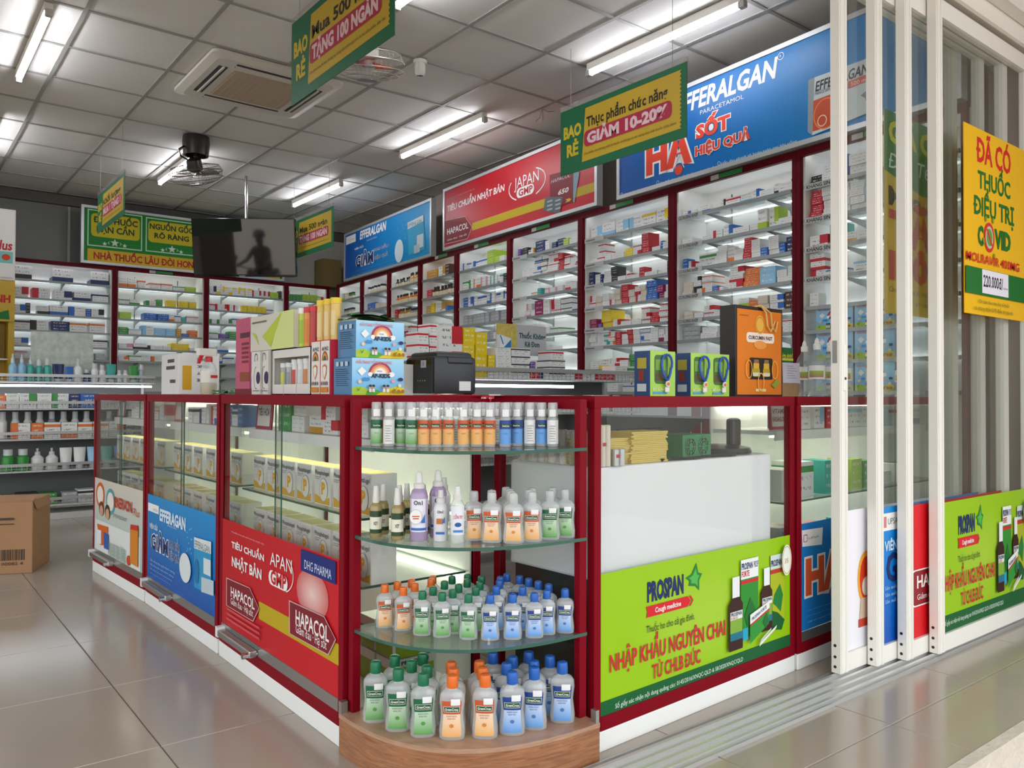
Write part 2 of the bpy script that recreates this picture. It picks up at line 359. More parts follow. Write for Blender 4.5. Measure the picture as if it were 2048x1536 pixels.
# orbit fans
def orbit_fan(name, label, loc, mount, body, wire, blade, tilt, drop, r, hubm, marks):
    t = thing(name, label, 'fan', loc, 0, 'orbit fans on the ceiling')
    MB().lathe([(.105, 0), (.11, -.05), (.10, -.16), (.085, -.16), (.085, -.05), (.02, -.02)], 20).build('mount', mount, t, True)
    MB().tube([(0, 0, -.03), (0, 0, -drop+.1)], .018, 8).build('spindle', body, t)
    mt = MB().lathe([(.03, .12), (.06, .10), (.065, .02), (.03, 0)], 16).build('motor', body, t, True); mt.location = (0, 0, -drop); mt.rotation_euler = tilt
    cg = MB()
    for z, rad, th in ((0, r, .005), (-.045, r*.98, .003), (.045, r*.9, .003), (-.085, r*.62, .002), (-.10, r*.32, .002), (-.07, r*.85, .002)):
        cg.tube([(rad*math.cos(a*math.pi/16), rad*math.sin(a*math.pi/16), z) for a in range(33)], th, 5)
    for a in range(44):
        ca, sa = math.cos(a*math.pi/22), math.sin(a*math.pi/22)
        cg.tube([(r*.28*ca, r*.28*sa, -.102), (r*.62*ca, r*.62*sa, -.085), (r*.9*ca, r*.9*sa, -.06), (r*ca, r*sa, 0), (r*.9*ca, r*.9*sa, .045), (r*.4*ca, r*.4*sa, .07)], .0011, 3)
    c = cg.build('guard', wire, t); c.location = (0, 0, -drop); c.rotation_euler = tilt
    h = MB().lathe([(r*.27, -.104), (r*.3, -.099), (r*.25, -.094)], 20).build('guard_badge', hubm, c, True)
    for k in range(3):
        mb = MB(); A = k*2*math.pi/3; n = 7; up = []; dn = []
        for i in range(n):
            a = A-.42+.84*i/(n-1); up.append((r*.86*math.cos(a), r*.86*math.sin(a), -.03+.03*i/(n-1))); dn.append((r*.2*math.cos(A-.5+1.0*i/(n-1)), r*.2*math.sin(A-.5+1.0*i/(n-1)), -.035+.04*i/(n-1)))
        mb.add(dn+up, [(i, i+1, n+i+1, n+i) for i in range(n-1)]); mb.add([(x, y, z+.003) for x, y, z in dn+up], [(n+i, n+i+1, i+1, i) for i in range(n-1)])
        mb.build('blade', marks[k] if marks else blade, c, True)
    return t
DKM = mat('dark_bronze_plastic', '2a2623', .35)
f1 = orbit_fan('orbit_fan', 'black ceiling orbit fan with grey wire guard tilted under a dark mount', (2.08, 6.95, 3.165), DKM, DKM, mat('grey_wire', '77716c', .4, .5), glassy('smoky_blade', 'cfc6c0', 1.4, .35, '8d8079'), (.28, -.30, 0), .30, .215, mat('dark_badge', '35302e', .4), None)
MB().tube([(-.10, -.02, -.10), (-.15, -.05, -.14), (-.14, -.06, -.2), (-.08, -.05, -.22), (-.03, -.03, -.19)], .007, 6).build('cable', BLACK, f1)
p = on_z(745, 132, 2.86)
WHP = mat('fan_white', 'dedad4', .4)
f2 = orbit_fan('orbit_fan', 'white ceiling orbit fan with orange and black striped blades behind the big hanging sign', (p.x-.02, p.y+.02, 3.165), WHP, WHP, mat('pale_wire', 'b0aaa2', .4, .4), WHP, (.22, -.12, 0), .28, .205, mat('taupe_badge', '6e655f', .4), [mat('orange_blade', 'd4553a', .4), mat('pale_blade', 'e4dcd4', .4), mat('orange_blade2', 'c8482f', .4)])
# wall television on its ceiling pole
TVM = frame((2.83, 7.87, 2.45), -37)
tv = thing('television', 'black flat television with dark glossy screen hung from a ceiling pole', 'television', (2.83, 7.87, 2.45), math.radians(-37)); tv.rotation_euler = (math.radians(9.0), 0, math.radians(-37))
MB().cham(-.505, -.02, -.285, .505, .03, .285, .006).build('casing', mat('tv_black_gloss', '0e0d0d', .12), tv)
MB().box(-.495, -.0215, -.262, .495, -.0195, .276).build('screen', mat('tv_screen', '1c1714', .03, spec=1.0, coat=1), tv)
MB().box(-.06, -.0225, -.28, -.0, -.0205, -.272).build('brand_strip', GREY, tv)
MB().tube([(0, .05, -.1), (0, .14, .705)], .014, 8).box(-.1, .03, -.12, .1, .06, .1).build('pole', mat('chrome_pole', 'a8a8a6', .2, 1), tv)
lc = on_z(1085, 218, 3.165); o = MB().tube([(0, 0, 0), (.03, -.02, -.02), (.09, -.03, -.005)], .003, 5).tube([(0, 0, 0), (-.02, .01, -.07), (-.05, .02, -.1)], .003, 5).tube([(0, 0, 0), (.0, -.005, -.09)], .003, 5).build('loose_cable', GREY); o.location = lc; tag(o, 'loose grey cable ends hanging from the ceiling above the red sign', 'cable')
# ================================================================ COUNTERS
CASE_L = mat('case_lamp', 'fbfbe8', .4, emit=CASE_E)
def counter(name, label, loc, deg, L, D=.48, end=False, board=True, back=True, lower=(.64, .44), bar=True, panes=(.56, .48)):
    t = thing(name, label, 'display counter', loc, math.radians(deg), 'glass display counters with red frames'); M = frame(loc, deg); p = .028
    MB().cham(0, 0, 0, L, D, .058, .003).build('plinth', WHITE, t)
    for x, y in ((0, 0), (L-p, 0), (0, D-p), (L-p, D-p)): MB().cham(x, y, .058, x+p, y+p, .966, .002).build('post', RED, t)
    MB().box(0, 0, .966, L, p, 1.0).box(0, D-p, .966, L, D, 1.0).box(0, p, .966, p, D-p, 1.0).box(L-p, p, .966, L, D-p, 1.0).build('top_rim', RED, t)
    MB().box(p, 0, .058, L-p, p, .098).build('bottom_rail', RED, t)
    MB().box(p, p, .99, L-p, D-p, .997, 0, 1).build('top_glass', [GLASS, GEDGE], t)
    MB().box(p, p, .058, L-p, D-p, .075).build('bottom_board', WHITE, t)
    if back: MB().box(.010, D-.036, .075, L-.010, D-.030, .966).build('back_panel', WHITE, t)
    if bar: MB().box(p, -.0005, .098, L-p, .026, .134).build('sliding_track', STEEL, t)
    a, b = panes
    if a: 
        MB().paney(p, .004, .112, p+(L-2*p)*a, .009, .966).build('pane', [GLASS, GEDGE], t)
        MB().paney(p+(L-2*p)*b, .015, .112, L-p, .020, .966).build('pane', [GLASS, GEDGE], t)
    else: MB().paney(p, .006, .098, L-p, .011, .966).build('pane', [GLASS, GEDGE], t)
    for x in ((.004, L-.009) if end else (.004, L-.009)): MB().panex(x, p, .058, x+.005, D-p, .966).build('side_pane', [GLASS, GEDGE], t)
    if board: MB().box(p, .10, .853, L-p, D-.037, .868).box(p, .10, .832, L-p, .112, .853).build('upper_shelf', WHITE, t)
    for z in lower: MB().box(p+.002, .075, z-.007, L-p-.002, D-.038, z, 0, 1).build('glass_shelf', [SHELFG, GEDGE], t)
    if board: MB().box(p+.02, .118, .842, L-p-.02, .145, .849).build('case_lamp', CASE_L, t)
    for z in tuple(q-.016 for q in lower): MB().box(p+.02, D-.07, z-.007, L-p-.02, D-.045, z).build('case_lamp', CASE_L, t)
    if board: MB().box(p+.02, D-.07, .955, L-p-.02, D-.045, .962).build('case_lamp', CASE_L, t)
    return t, M
def lockbar(t, x0, x1):
    b = MB().cham(x0, -.03, .094, x1, -.002, .118, .004).build('lock_bar', STEEL, t)
    MB().box(x0-.028, -.028, .088, x0-.003, .004, .126).build('end_cap', mat('white_nylon', 'e4e4e4', .4), b)
    c = MB().lathe([(.009, 0), (.009, .045), (.011, .047), (.011, .055)], 12).build('lock_cylinder', mat('chrome', 'cfcfcf', .12, 1), b, True)
    c.matrix_local = Matrix.Translation((x1-.012, .005, .104)) @ Matrix.Rotation(math.pi/2, 4, 'X')
U3, M3 = counter('display_counter', 'red framed glass counter with the red pain relief sticker', (1.04, 3.135, 0), -90, 1.045, end=True)
U2, M2 = counter('display_counter', 'red framed glass counter with the blue effervescent tablet sticker', (1.019, 4.137, 0), -88.84, .985)
U1, M1 = counter('display_counter', 'red framed glass counter with the white and orange vitamin sticker', (.968, 5.07, 0), -86.92, .918)
U4, M4 = counter('display_counter', 'red framed glass counter with the lime green cough medicine sticker', (1.5765, 1.629, 0), 2.74, 1.064, D=.44, board=False, back=False, lower=(), bar=False, panes=(0, 0))
U5, M5 = counter('display_counter', 'long red framed glass counter with blue sticker behind the sliding doors', (2.652, 1.676, 0), 3.2, 1.5, D=.42, lower=(.60, .36), bar=True)
lockbar(U3, .07, .40); lockbar(U2, .05, .42); lockbar(U1, .05, .42)
# rounded corner display
CC = (1.553, 2.075); RX, RY = .503, .44
SE = 2.7
def quarter(rx, ry, n=18): return [(0, 0)]+[(-rx*abs(math.cos(i*math.pi/2/n))**(2/SE), -ry*abs(math.sin(i*math.pi/2/n))**(2/SE)) for i in range(n+1)]
cu_ = thing('corner_display', 'quarter round corner display with curved glass shelves on a wooden base', 'display shelf', (CC[0], CC[1], 0))
def wood(name, c1, c2, rough=.35, sc=9):
    if name in MATS: return MATS[name]
    m = mat(name, c1, rough); nt = m.node_tree; b = nt.nodes['Principled BSDF']
    tc = nt.nodes.new('ShaderNodeTexCoord'); mp = nt.nodes.new('ShaderNodeMapping'); mp.inputs['Scale'].default_value = (1.2, 1.2, 14)
    wv = nt.nodes.new('ShaderNodeTexNoise'); wv.inputs['Scale'].default_value = sc; wv.inputs['Detail'].default_value = 6; wv.inputs['Distortion'].default_value = 1.2
    rp = nt.nodes.new('ShaderNodeValToRGB'); rp.color_ramp.elements[0].color = (*lin(c1), 1); rp.color_ramp.elements[1].color = (*lin(c2), 1); rp.color_ramp.elements[0].position = .35; rp.color_ramp.elements[1].position = .68
    nt.links.new(tc.outputs['Object'], mp.inputs[0]); nt.links.new(mp.outputs[0], wv.inputs['Vector']); nt.links.new(wv.outputs['Fac'], rp.inputs[0]); nt.links.new(rp.outputs[0], b.inputs['Base Color'])
    return m
WD = wood('oak_laminate', '86563a', 'a8744f')
q = quarter(.53, .492, 28)
MB().prism(q, 0, .1).build('base', WD, cu_)
MB().prism([(x*1.003, y*1.003) for x, y in q], .1, .112).build('base_top', wood('oak_laminate_top', 'a07a60', 'b8937a'), cu_)
for z in (.345, .607, .856): MB().prism(quarter(.498, .442, 28), z-.009, z, 0, 1).build('glass_shelf', [SHELFG, GEDGE], cu_)
for x, y in ((-RX, -.024), (-.026, -RY)): MB().cham(x, y, .112, x+.026, y+.024, .99, .002).build('post', RED, cu_)
MB().box(-RX+.026, -.02, .962, -.026, 0, .99).box(-.022, -RY+.024, .962, 0, -.024, .99).build('back_rail', RED, cu_)
MB().box(-.53, -.012, .112, -.51, .004, .145).build('bracket', STEEL, cu_); MB().box(-.012, -.49, .112, .0, -.47, .145).build('bracket', STEEL, cu_)
MB().cham(-.05, -.05, .999, -.004, -.004, 1.004, .001).build('corner_clip', STEEL, cu_)
# white chest standing inside the counter
ch = thing('white_chest', 'plain white chest standing inside the counter above the lime green sticker', 'chest', (1.5765, 1.629, 0), math.radians(2.74))
MB().cham(.034, .03, .47, .955, .40, .795, .008).build('chest_body', mat('white_lacquer', 'e6e6ea', .3), ch); MB().box(.05, .045, .076, .94, .39, .47).build('dark_base', mat('dark_cupboard', '2a2c28', .6), ch)
# ================================================================ WALL CABINETS
LED = mat('shelf_lamp', 'f4f7ff', .4, emit=SHELF_E)
SZ = (2.19, 2.0, 1.835, 1.665, 1.505, 1.37, 1.2, 1.03)
EDGE = mat('shelf_edge_strip', '8f9593', .35, .3); BRK = mat('bracket_grey', '8f9290', .5)
LIN = mat('white_lining', 'e3e3df', .5)
def bay(name, label, M, x0, x1, D=.31, H=2.4, lights=(0, 1, 2, 3, 4, 5, 6), group='wall cabinets with lit shelves', sz=SZ, top=True):
    loc, rz = M @ Vector((x0, 0, 0)), M.to_euler().z; L = x1-x0; p = .026
    t = thing(name, label, 'wall cabinet', loc, rz, group)
    for x in (0, L-p): MB().box(x, 0, 0, x+p, .03, H).build('post', DRED, t)
    MB().box(p, 0, H-.04, L-p, .03, H).build('top_rail', DRED, t)
    MB().box(p, D-.012, .42, L-p, D, H-.014).build('back_panel', LIN, t)
    for x in (p, L-p-.014): MB().box(x, .03, .42, x+.014, D-.012, H-.014).build('side_panel', LIN, t)
    MB().box(p, .031, H-.014, L-p, D, H-.002).build('top_board', LIN, t)
    MB().box(p, .01, 0, L-p, D, .42).build('base_cupboard', WHITE, t)
    for k, z in enumerate(sz):
        s = MB().box(p+.016, .03, z-.008, L-p-.016, D-.014, z, 0, 0).build('shelf', SHELFG, t)
        MB().box(p+.016, .012, z-.02, L-p-.016, .03, z+.001).build('edge_strip', EDGE, s)
        for xx in (L*.27, L*.75):
            MB().add([(xx-.004, D-.014, z-.009), (xx-.004, .06, z-.009), (xx-.004, .06, z-.016), (xx-.004, D-.03, z-.05), (xx-.004, D-.014, z-.09)] +
                     [(xx+.004, D-.014, z-.009), (xx+.004, .06, z-.009), (xx+.004, .06, z-.016), (xx+.004, D-.03, z-.05), (xx+.004, D-.014, z-.09)],
                     [(0,1,2,3,4), (9,8,7,6,5), (0,5,6,1), (1,6,7,2), (2,7,8,3), (3,8,9,4)]).build('bracket', BRK, s)
        if k in lights: MB().box(p+.03, D-.045, z+.001, L-p-.03, D-.030, z+.010).build('shelf_lamp', LED, s)
    if top: MB().box(p+.03, .034, H-.024, L-p-.03, .05, H-.016).build('shelf_lamp', LED, t)
    for xx in (L*.27, L*.75): MB().box(xx-.004, D-.015, .5, xx+.004, D-.0115, H-.06).build('wall_track', mat('slotted_track', '3c3e3d', .5), t)
    return t, frame(loc, math.degrees(rz))
_rw = Panel(None, RW, 0.0)
RPX = [(673, 570), (722, 561), (776, 548), (838, 530), (911, 507), (1017, 475), (1160, 435), (1342, 380), (1592, 302)]
rx = [_rw.at(*p)[0] for p in RPX]+[.95]
RDESC = ['narrow lit wall cabinet in the corner beside the back wall', 'lit wall cabinet of white jars under the far blue sign', 'lit wall cabinet full of dark and gold bottles',
 'lit wall cabinet with gold gift packs beside the red sign', 'lit wall cabinet of blue and silver boxes under the red sign', 'lit wall cabinet under the right half of the red sign',
 'lit wall cabinet between the red sign and the big blue sign', 'lit wall cabinet under the orange letters of the big blue sign', 'wall cabinet of antibiotics beside the sliding doors']
RB = []
for i in range(9): RB.append(bay('wall_cabinet', RDESC[i], RW, rx[i], rx[i+1]-.002))
BW = frame((0, 9.63, 0), 0); _bw = Panel(None, BW, 0.0)
bx = [.12]+[_bw.at(*p)[0] for p in ((231, 535), (414, 551), (574, 560))]+[4.57]
BDESC = ['lit back wall cabinet of white medical device boxes', 'lit back wall cabinet under the green sign', 'lit back wall cabinet behind the hanging television', 'lit back wall cabinet in the corner of the room']
BB = []
for i in range(4): BB.append(bay('wall_cabinet', BDESC[i], BW, bx[i], bx[i+1]-.002, lights=(0, 1, 2, 3, 4)))
GRN = mat('green_label', '1e7a34', .5)
for t, M in RB[3:9]+BB[:2]:
    L = 0.5; MB().box(.42, -.004, 2.365, .60, -.001, 2.395).build('name_plate', GRN, t)
    MB().box(.35, -.004, 2.365, .415, -.001, 2.395).build('name_plate', mat('silver_label', 'b9b5ae', .5), t)
for i, ks, txt in ((8, (0, 1, 2, 3), 'KHÁNG SINH'), (7, (0, 1, 2, 3, 4), 'CƠ XƯƠNG KHỚP'), (6, (0, 1, 2, 3, 4, 5), ''), (5, (0, 1, 2, 3), '')):
    t, M = RB[i]
    for k in ks:
        b = MB().box(.05, .006, SZ[k]-.03, .27, .0085, SZ[k]+.004).build('shelf_label', mat('label_grey', 'b0b0ae', .4), t); p_ = Panel(b, Matrix.Identity(4), .006)
        if txt: p_.text(txt, (.065, SZ[k]-.024), (.235, SZ[k]-.004), P('2c2d30'), bold=.02, px=False)
        else: p_.rect((.065, SZ[k]-.018), (.17, SZ[k]-.008), P('6a6c6e'), px=False)
# ================================================================ PACKAGED GOODS
COL = {'w': ('e6e6e4', 'white'), 'r': ('c41f30', 'red'), 'b': ('2767b8', 'blue'), 'n': ('1e2f63', 'navy'), 'g': ('3d9446', 'green'), 'y': ('e6c814', 'yellow'), 'o': ('dd742c', 'orange'),
       'p': ('d792a4', 'pink'), 'm': ('93205c', 'magenta'), 't': ('3ba79b', 'teal'), 'k': ('2a2a2c', 'black'), 'c': ('8ec3e4', 'pale blue'), 'v': ('66489a', 'purple'), 's': ('a4a8ab', 'silver'),
       'l': ('a6c837', 'lime'), 'a': ('c9932e', 'gold'), 'e': ('d2c7b6', 'beige'), 'x': ('4b2b1c', 'dark brown')}
def carton_mat(pat):
    """printed cardboard: the accent colour is the object's own colour"""
    n = 'carton_print_%d' % pat
    if n in MATS: return MATS[n]
    m = mat(n, 'e6e6e4', .42); nt = m.node_tree; b = nt.nodes['Principled BSDF']; N = nt.nodes.new; K = nt.links.new
    oi = N('ShaderNodeObjectInfo'); tc = N('ShaderNodeTexCoord'); sp = N('ShaderNodeSeparateXYZ'); K(tc.outputs['Generated'], sp.inputs[0])
    def cmp(sock, op, v): q = N('ShaderNodeMath'); q.operation = op; K(sock, q.inputs[0]); q.inputs[1].default_value = v; return q.outputs[0]
    def mul(a, c): q = N('ShaderNodeMath'); q.operation = 'MULTIPLY'; K(a, q.inputs[0]); K(c, q.inputs[1]); return q.outputs[0]
    def mix(f, A, B):
        q = N('ShaderNodeMix'); q.data_type = 'RGBA'; K(f, q.inputs[0])
        for s, i in ((A, 6), (B, 7)):
            if isinstance(s, tuple): q.inputs[i].default_value = s
            else: K(s, q.inputs[i])
        return q.outputs[2]
    # fine print: broken dark strokes in rows
    mp = N('ShaderNodeMapping'); mp.inputs['Scale'].default_value = (22, 22, 7); K(tc.outputs['Generated'], mp.inputs[0])
    ad = N('ShaderNodeVectorMath'); ad.operation = 'ADD'; K(mp.outputs[0], ad.inputs[0]); K(oi.outputs['Location'], ad.inputs[1])
    no = N('ShaderNodeTexNoise'); no.inputs['Scale'].default_value = 1.0; no.inputs['Detail'].default_value = 1; K(ad.outputs[0], no.inputs['Vector'])
    fr = N('ShaderNodeMath'); fr.operation = 'FRACT'; sc = N('ShaderNodeMath'); sc.operation = 'MULTIPLY'; sc.inputs[1].default_value = 3.4; K(sp.outputs[2], sc.inputs[0]); K(sc.outputs[0], fr.inputs[0])
    ink = mul(mul(cmp(no.outputs['Fac'], 'GREATER_THAN', .54), cmp(fr.outputs[0], 'GREATER_THAN', .66)), mul(cmp(sp.outputs[0], 'GREATER_THAN', .12), cmp(sp.outputs[0], 'LESS_THAN', .86)))
    W, D = (*lin('e6e6e4'), 1), (*lin('7f828a'), 1); A = oi.outputs['Color']
    if pat == 0: c = mix(ink, A, (*lin('e9e4da'), 1))
    elif pat == 1: c = mix(cmp(sp.outputs[2], 'LESS_THAN', .36), mix(ink, W, D), A)
    elif pat == 2: c = mix(cmp(sp.outputs[0], 'LESS_THAN', .34), mix(ink, W, D), A)
    elif pat == 3: c = mix(mul(cmp(sp.outputs[2], 'GREATER_THAN', .70), cmp(sp.outputs[2], 'LESS_THAN', .88)), mix(ink, W, D), A)
    elif pat == 4: c = mix(ink, W, A)
    else: c = mix(mul(cmp(sp.outputs[2], 'GREATER_THAN', .3), cmp(sp.outputs[0], 'GREATER_THAN', .55)), mix(ink, W, D), A)
    K(c, b.inputs['Base Color']); return m
_cm = {}
def cmesh(pat):
    if pat not in _cm: _cm[pat] = MB().box(-.5, 0, 0, .5, 1, 1).mesh('carton_%d' % pat, carton_mat(pat))
    return _cm[pat]
def carton(M, x, y, z, w, d, h, code, where, name='medicine_box', cat='medicine box', group=None, rot=0, pat=None, adj='', kind='carton'):
    """one carton: x is its middle, y its front; code is a colour letter, or w + accent letter"""
    a = code[-1] if len(code) > 1 else code
    if pat is None: pat = 0 if len(code) == 1 and code != 'w' else (4 if code == 'w' else random.choice((1, 2, 3, 3, 5)))
    o = ob(name, cmesh(pat)); o.matrix_world = M @ Matrix.Translation((x, y, z)) @ Matrix.Rotation(rot, 4, 'Z') @ Matrix.Diagonal((w, d, h, 1))
    o.color = (*lin(COL['s' if code == 'w' else a][0]), 1)
    cn = COL[code][1] if len(code) == 1 else 'white and '+COL[a][1]
    return tag(o, ' '.join(('%s %s %s %s' % (adj, cn, kind, where)).split()), cat, group)
_bm = {}
def bottle_small(style):
    if style not in _bm:
        m = mat('bottle_body_'+style, 'cccccc', .2); nt = m.node_tree; oi = nt.nodes.new('ShaderNodeObjectInfo'); nt.links.new(oi.outputs['Color'], nt.nodes['Principled BSDF'].inputs['Base Color'])
        pr = {'j': [(.5, 0), (.5, .68), (.42, .74)], 'n': [(.5, 0), (.5, .55), (.22, .72), (.2, .78)]}[style]
        ca = {'j': [(.44, .74), (.44, 1), (.40, 1)], 'n': [(.24, .78), (.24, 1), (.2, 1)]}[style]
        _bm[style] = MB().lathe(pr, 12).lathe(ca, 12, mi=1).lathe([(.505, .12), (.505, .5)], 12, mi=2, cap=False).mesh('bottle_'+style, [m, mat('dark_cap', '1f1b1a', .4), mat('paper_band', 'd9cdb0', .6)], True)
    return _bm[style]
def shelf_fill(M, L, k, spec, where, group, z=None, y=.05, D=.2, x0=.05, name='medicine_box', cat='medicine box', cap_h=None):
    z = SZ[k] if z is None else z; toks = []
    import re
    for t in spec.split():
        n = 1
        if '*' in t: t, n = t.split('*'); n = int(n)
        toks += [t]*n
    tot = 0
    P_ = []
    for t in toks:
        if t[0] == '_': P_.append((None, float(t[1:])/100, 0, 1)); continue
        g = re.match(r'([A-Za-z]+)(\d+)x(\d+)(?:s(\d+))?$', t); P_.append((g.group(1), int(g.group(2))/100, int(g.group(3))/100, int(g.group(4) or 1)))
    tot = sum(p[1] for p in P_); sc = min(1, (L-2*x0)/tot) if tot else 1; x = x0; rn = random.Random(hash((k, len(spec), round(L, 3))) & 255)
    for c, w_, h_, n in P_:
        w2 = w_*sc
        if c and c[0] == 'B':
            o = ob('supplement_bottle', bottle_small('n' if c[1] in 'kaox' else 'j')); o.matrix_world = M @ Matrix.Translation((x+w2/2, y+.03+rn.uniform(0, .02), z+.0012)) @ Matrix.Diagonal((w2*.92, w2*.92, h_, 1))
            o.color = (*lin(COL[c[1]][0]), 1); tag(o, '%s bottle %s' % (COL[c[1]][1], where), 'bottle', group)
        elif c:
            zz = z+.0012; avail = (min([q for q in SZ if q > z+.02] or [2.36])-z-.026) if cap_h is None else cap_h; h_ = min(h_, avail/n)
            for i in range(n):
                hh = h_*rn.uniform(.94, 1.0); d = min(D, max(.07, w_*1.1))
                carton(M, x+w2/2+(rn.uniform(-.004, .004) if i else 0), y+rn.uniform(0, .02), zz, w2*(.95 if i == 0 else .92), d, hh, c, where, name, cat, group, adj=('stacked ' if n > 1 else '')+('tall' if h_ > w_*1.15 else 'flat' if h_ < w_*.5 else '')); zz += hh+.0008
        x += w2
ORD = ['top', 'second', 'third', 'fourth', 'fifth', 'sixth', 'seventh', 'eighth']
RSPEC = {
 8: {0: 'k8x6 w9x5s2 b5x5s3 _2 w12x6s2 _3 w14x7s2 _4 w12x6s2', 1: 'r8x6s4 w8x3s7 w9x3s7 w9x4s4 _3 c8x4s5 _2 wc10x5s4 wt12x4s4', 2: 'wr12x7 t9x12 wa8x6 w10x6 _6 w16x6 wa14x6', 3: 'wr10x5s3 wb14x4 _3 wc10x7', 4: 'w6x8', },
 7: {0: 'wb4x5 wb8x4 _3 wb9x5 _3 w6x4 wk3x6 wr12x6 wc10x6 wb5x7 w11x5 wk3x7 w10x6', 1: 'w10x5 _9 w11x4 wr9x6 wb9x8 w15x5 w8x6 wl8x13 wl8x13 _1 w13x5', 2: 'b5x8 wr5x6 _2 w4x4 wg18x9 w10x4s3 wo7x10 w8x4s2 r7x5s3 w8x4s3 b6x6 w9x4s3 b5x7 n8x10',
     3: 'e11x3s3 wk8x4s3 wo11x4s3 b6x4 wr5x3 _5 wr14x5s3 o15x4s3 c14x11 w9x4s2 w6x5s2', 4: 'e10x3s2 _2 w9x4 wr10x4s2 w10x4 _12 wl10x5s2 o8x8 e9x5s2 wb12x5s2 x9x11', 5: 's16x3s3 w14x4s2 _3 w15x3s3 w9x4s4 _4 w14x4s2 wr12x4s2', 6: 'wb11x5 _12 w16x4 _6 w14x5 wb12x5s2'},
 6: {0: 'wc15x10*4 wy15x10*2', 1: 'w10x4 wr9x5s3 w8x6 _2 w15x5 y9x7 wr10x4s2 r9x5s3 _3 w9x4 b3x7 w10x6', 2: 'n6x11 w7x9 n3x8 w10x5s2 k8x6s2 w9x4 wr6x6 w8x4 r6x8 w14x4 w10x3 n5x9', 3: 'wr8x5s2 e9x4s2 w9x5s2 wr6x5 e8x4s3 r9x5s3 e8x5s2 wr6x6s2 e7x4s3 b13x5s3 m7x5s2 w8x5s2',
     4: 'm9x4s2 v5x4 y12x5s3 wr9x6 w11x4 w6x5 w5x4 wr9x4s3 r9x4s2 wr10x5s3', 5: 'w9x5s3 w9x4s3 wt7x4s3 wo8x4s3 r7x5s2 w8x4s2 r7x4s3 w8x4s3 wb12x3s4 w9x7s2 wm6x9 w8x5s2', 6: 'w10x6 wy13x8 wr12x4s2 w9x6 g14x5s2 w12x4 wr14x5', 7: 'w14x5 _6 w12x6 _4 wb16x5'},
 5: {0: 'v4x8 _4 k8x8 wk5x5 wa5x6 _2 n13x10 w6x9 _3 n6x6 n9x8 l7x7 w9x6 w6x9', 1: '_8 w9x8 w9x8 wb11x5s4 wk9x4s4 wr16x4s4 r7x5s3 wr8x6s2 w8x5s2 wm8x4s2', 2: '_22 wa12x4 t6x6 _3 wp6x6 wp6x5 wp7x5 w8x6 _4 wr9x8 w8x6 wr7x9', 3: '_4 w8x5 wp8x6s2 w6x6 m13x13 w9x13 wr13x4s3 wk15x4s3 wb8x5',
     4: 'w12x4 _3 w12x5s2 _4 wr8x6 w9x6 wg14x5', 5: 'w11x4s2 t8x4s2 w10x3 w13x4s2 w9x4', 6: 'w12x5 wb10x4 w12x5s2 wg14x4', 7: 'w12x6 wt10x6 w14x5'},
 4: {0: 'wb7x8*6 l13x7s2 l9x7 w8x6', 1: 'wg10x10 wg10x10 wo6x10 wo9x10 wp9x10 wp8x10 wt6x9*4 k6x9 k6x9', 2: 'b9x10 wb8x10*9', 3: 's8x10*10', 4: 's9x9*6 w12x7*2', 5: 'w12x6*5'},
 3: {0: 'a24x10 wa16x11 x8x12', 1: 'r12x9 Bx7x11*8', 2: 'a10x9 y8x11 wa24x11 b5x6', 3: 'w12x7 wa12x7 w14x6', 4: 'w12x7*4'},
 2: {0: 'Bk7x10*6 Ba7x13*6', 1: 'Bo6x11*11 Bs6x12*2', 2: 'r7x12 Ba6x12*5 Bs6x10*3', 3: 'wr8x9*5', 4: 'wa9x8*5'},
 1: {0: 'Bw9x9*5 _3 Bk6x10*2', 1: 'b22x9 _2 e12x7', 2: 'Bx6x9*6 Bg6x9*4', 3: 'wb9x8*5'},
 0: {0: 'wl6x10*3 Bg5x9*3', 1: 'Bs6x9*5', 2: 'wg8x8*4'}}
for i, sp in RSPEC.items():
    t, M = RB[i]; L = rx[i+1]-rx[i]
    wn = RDESC[i].replace('lit ', '').replace('wall cabinet', 'cabinet')
    wn = {8: 'antibiotics cabinet', 7: 'orange letters cabinet', 6: 'between signs cabinet', 5: 'red sign cabinet', 4: 'silver boxes cabinet', 3: 'gold packs cabinet', 2: 'dark bottles cabinet', 1: 'white jars cabinet', 0: 'narrow corner cabinet'}[i]; kn = ('supplement_box', 'supplement box') if i < 4 else ('skincare_box', 'skincare box') if i == 4 else ('medicine_box', 'medicine box')
    for k, s in sp.items(): shelf_fill(M, L, k, s, 'on the %s shelf of the %s' % (ORD[k], wn), 'goods on the %s shelf of the %s' % (ORD[k], wn), name=kn[0], cat=kn[1])
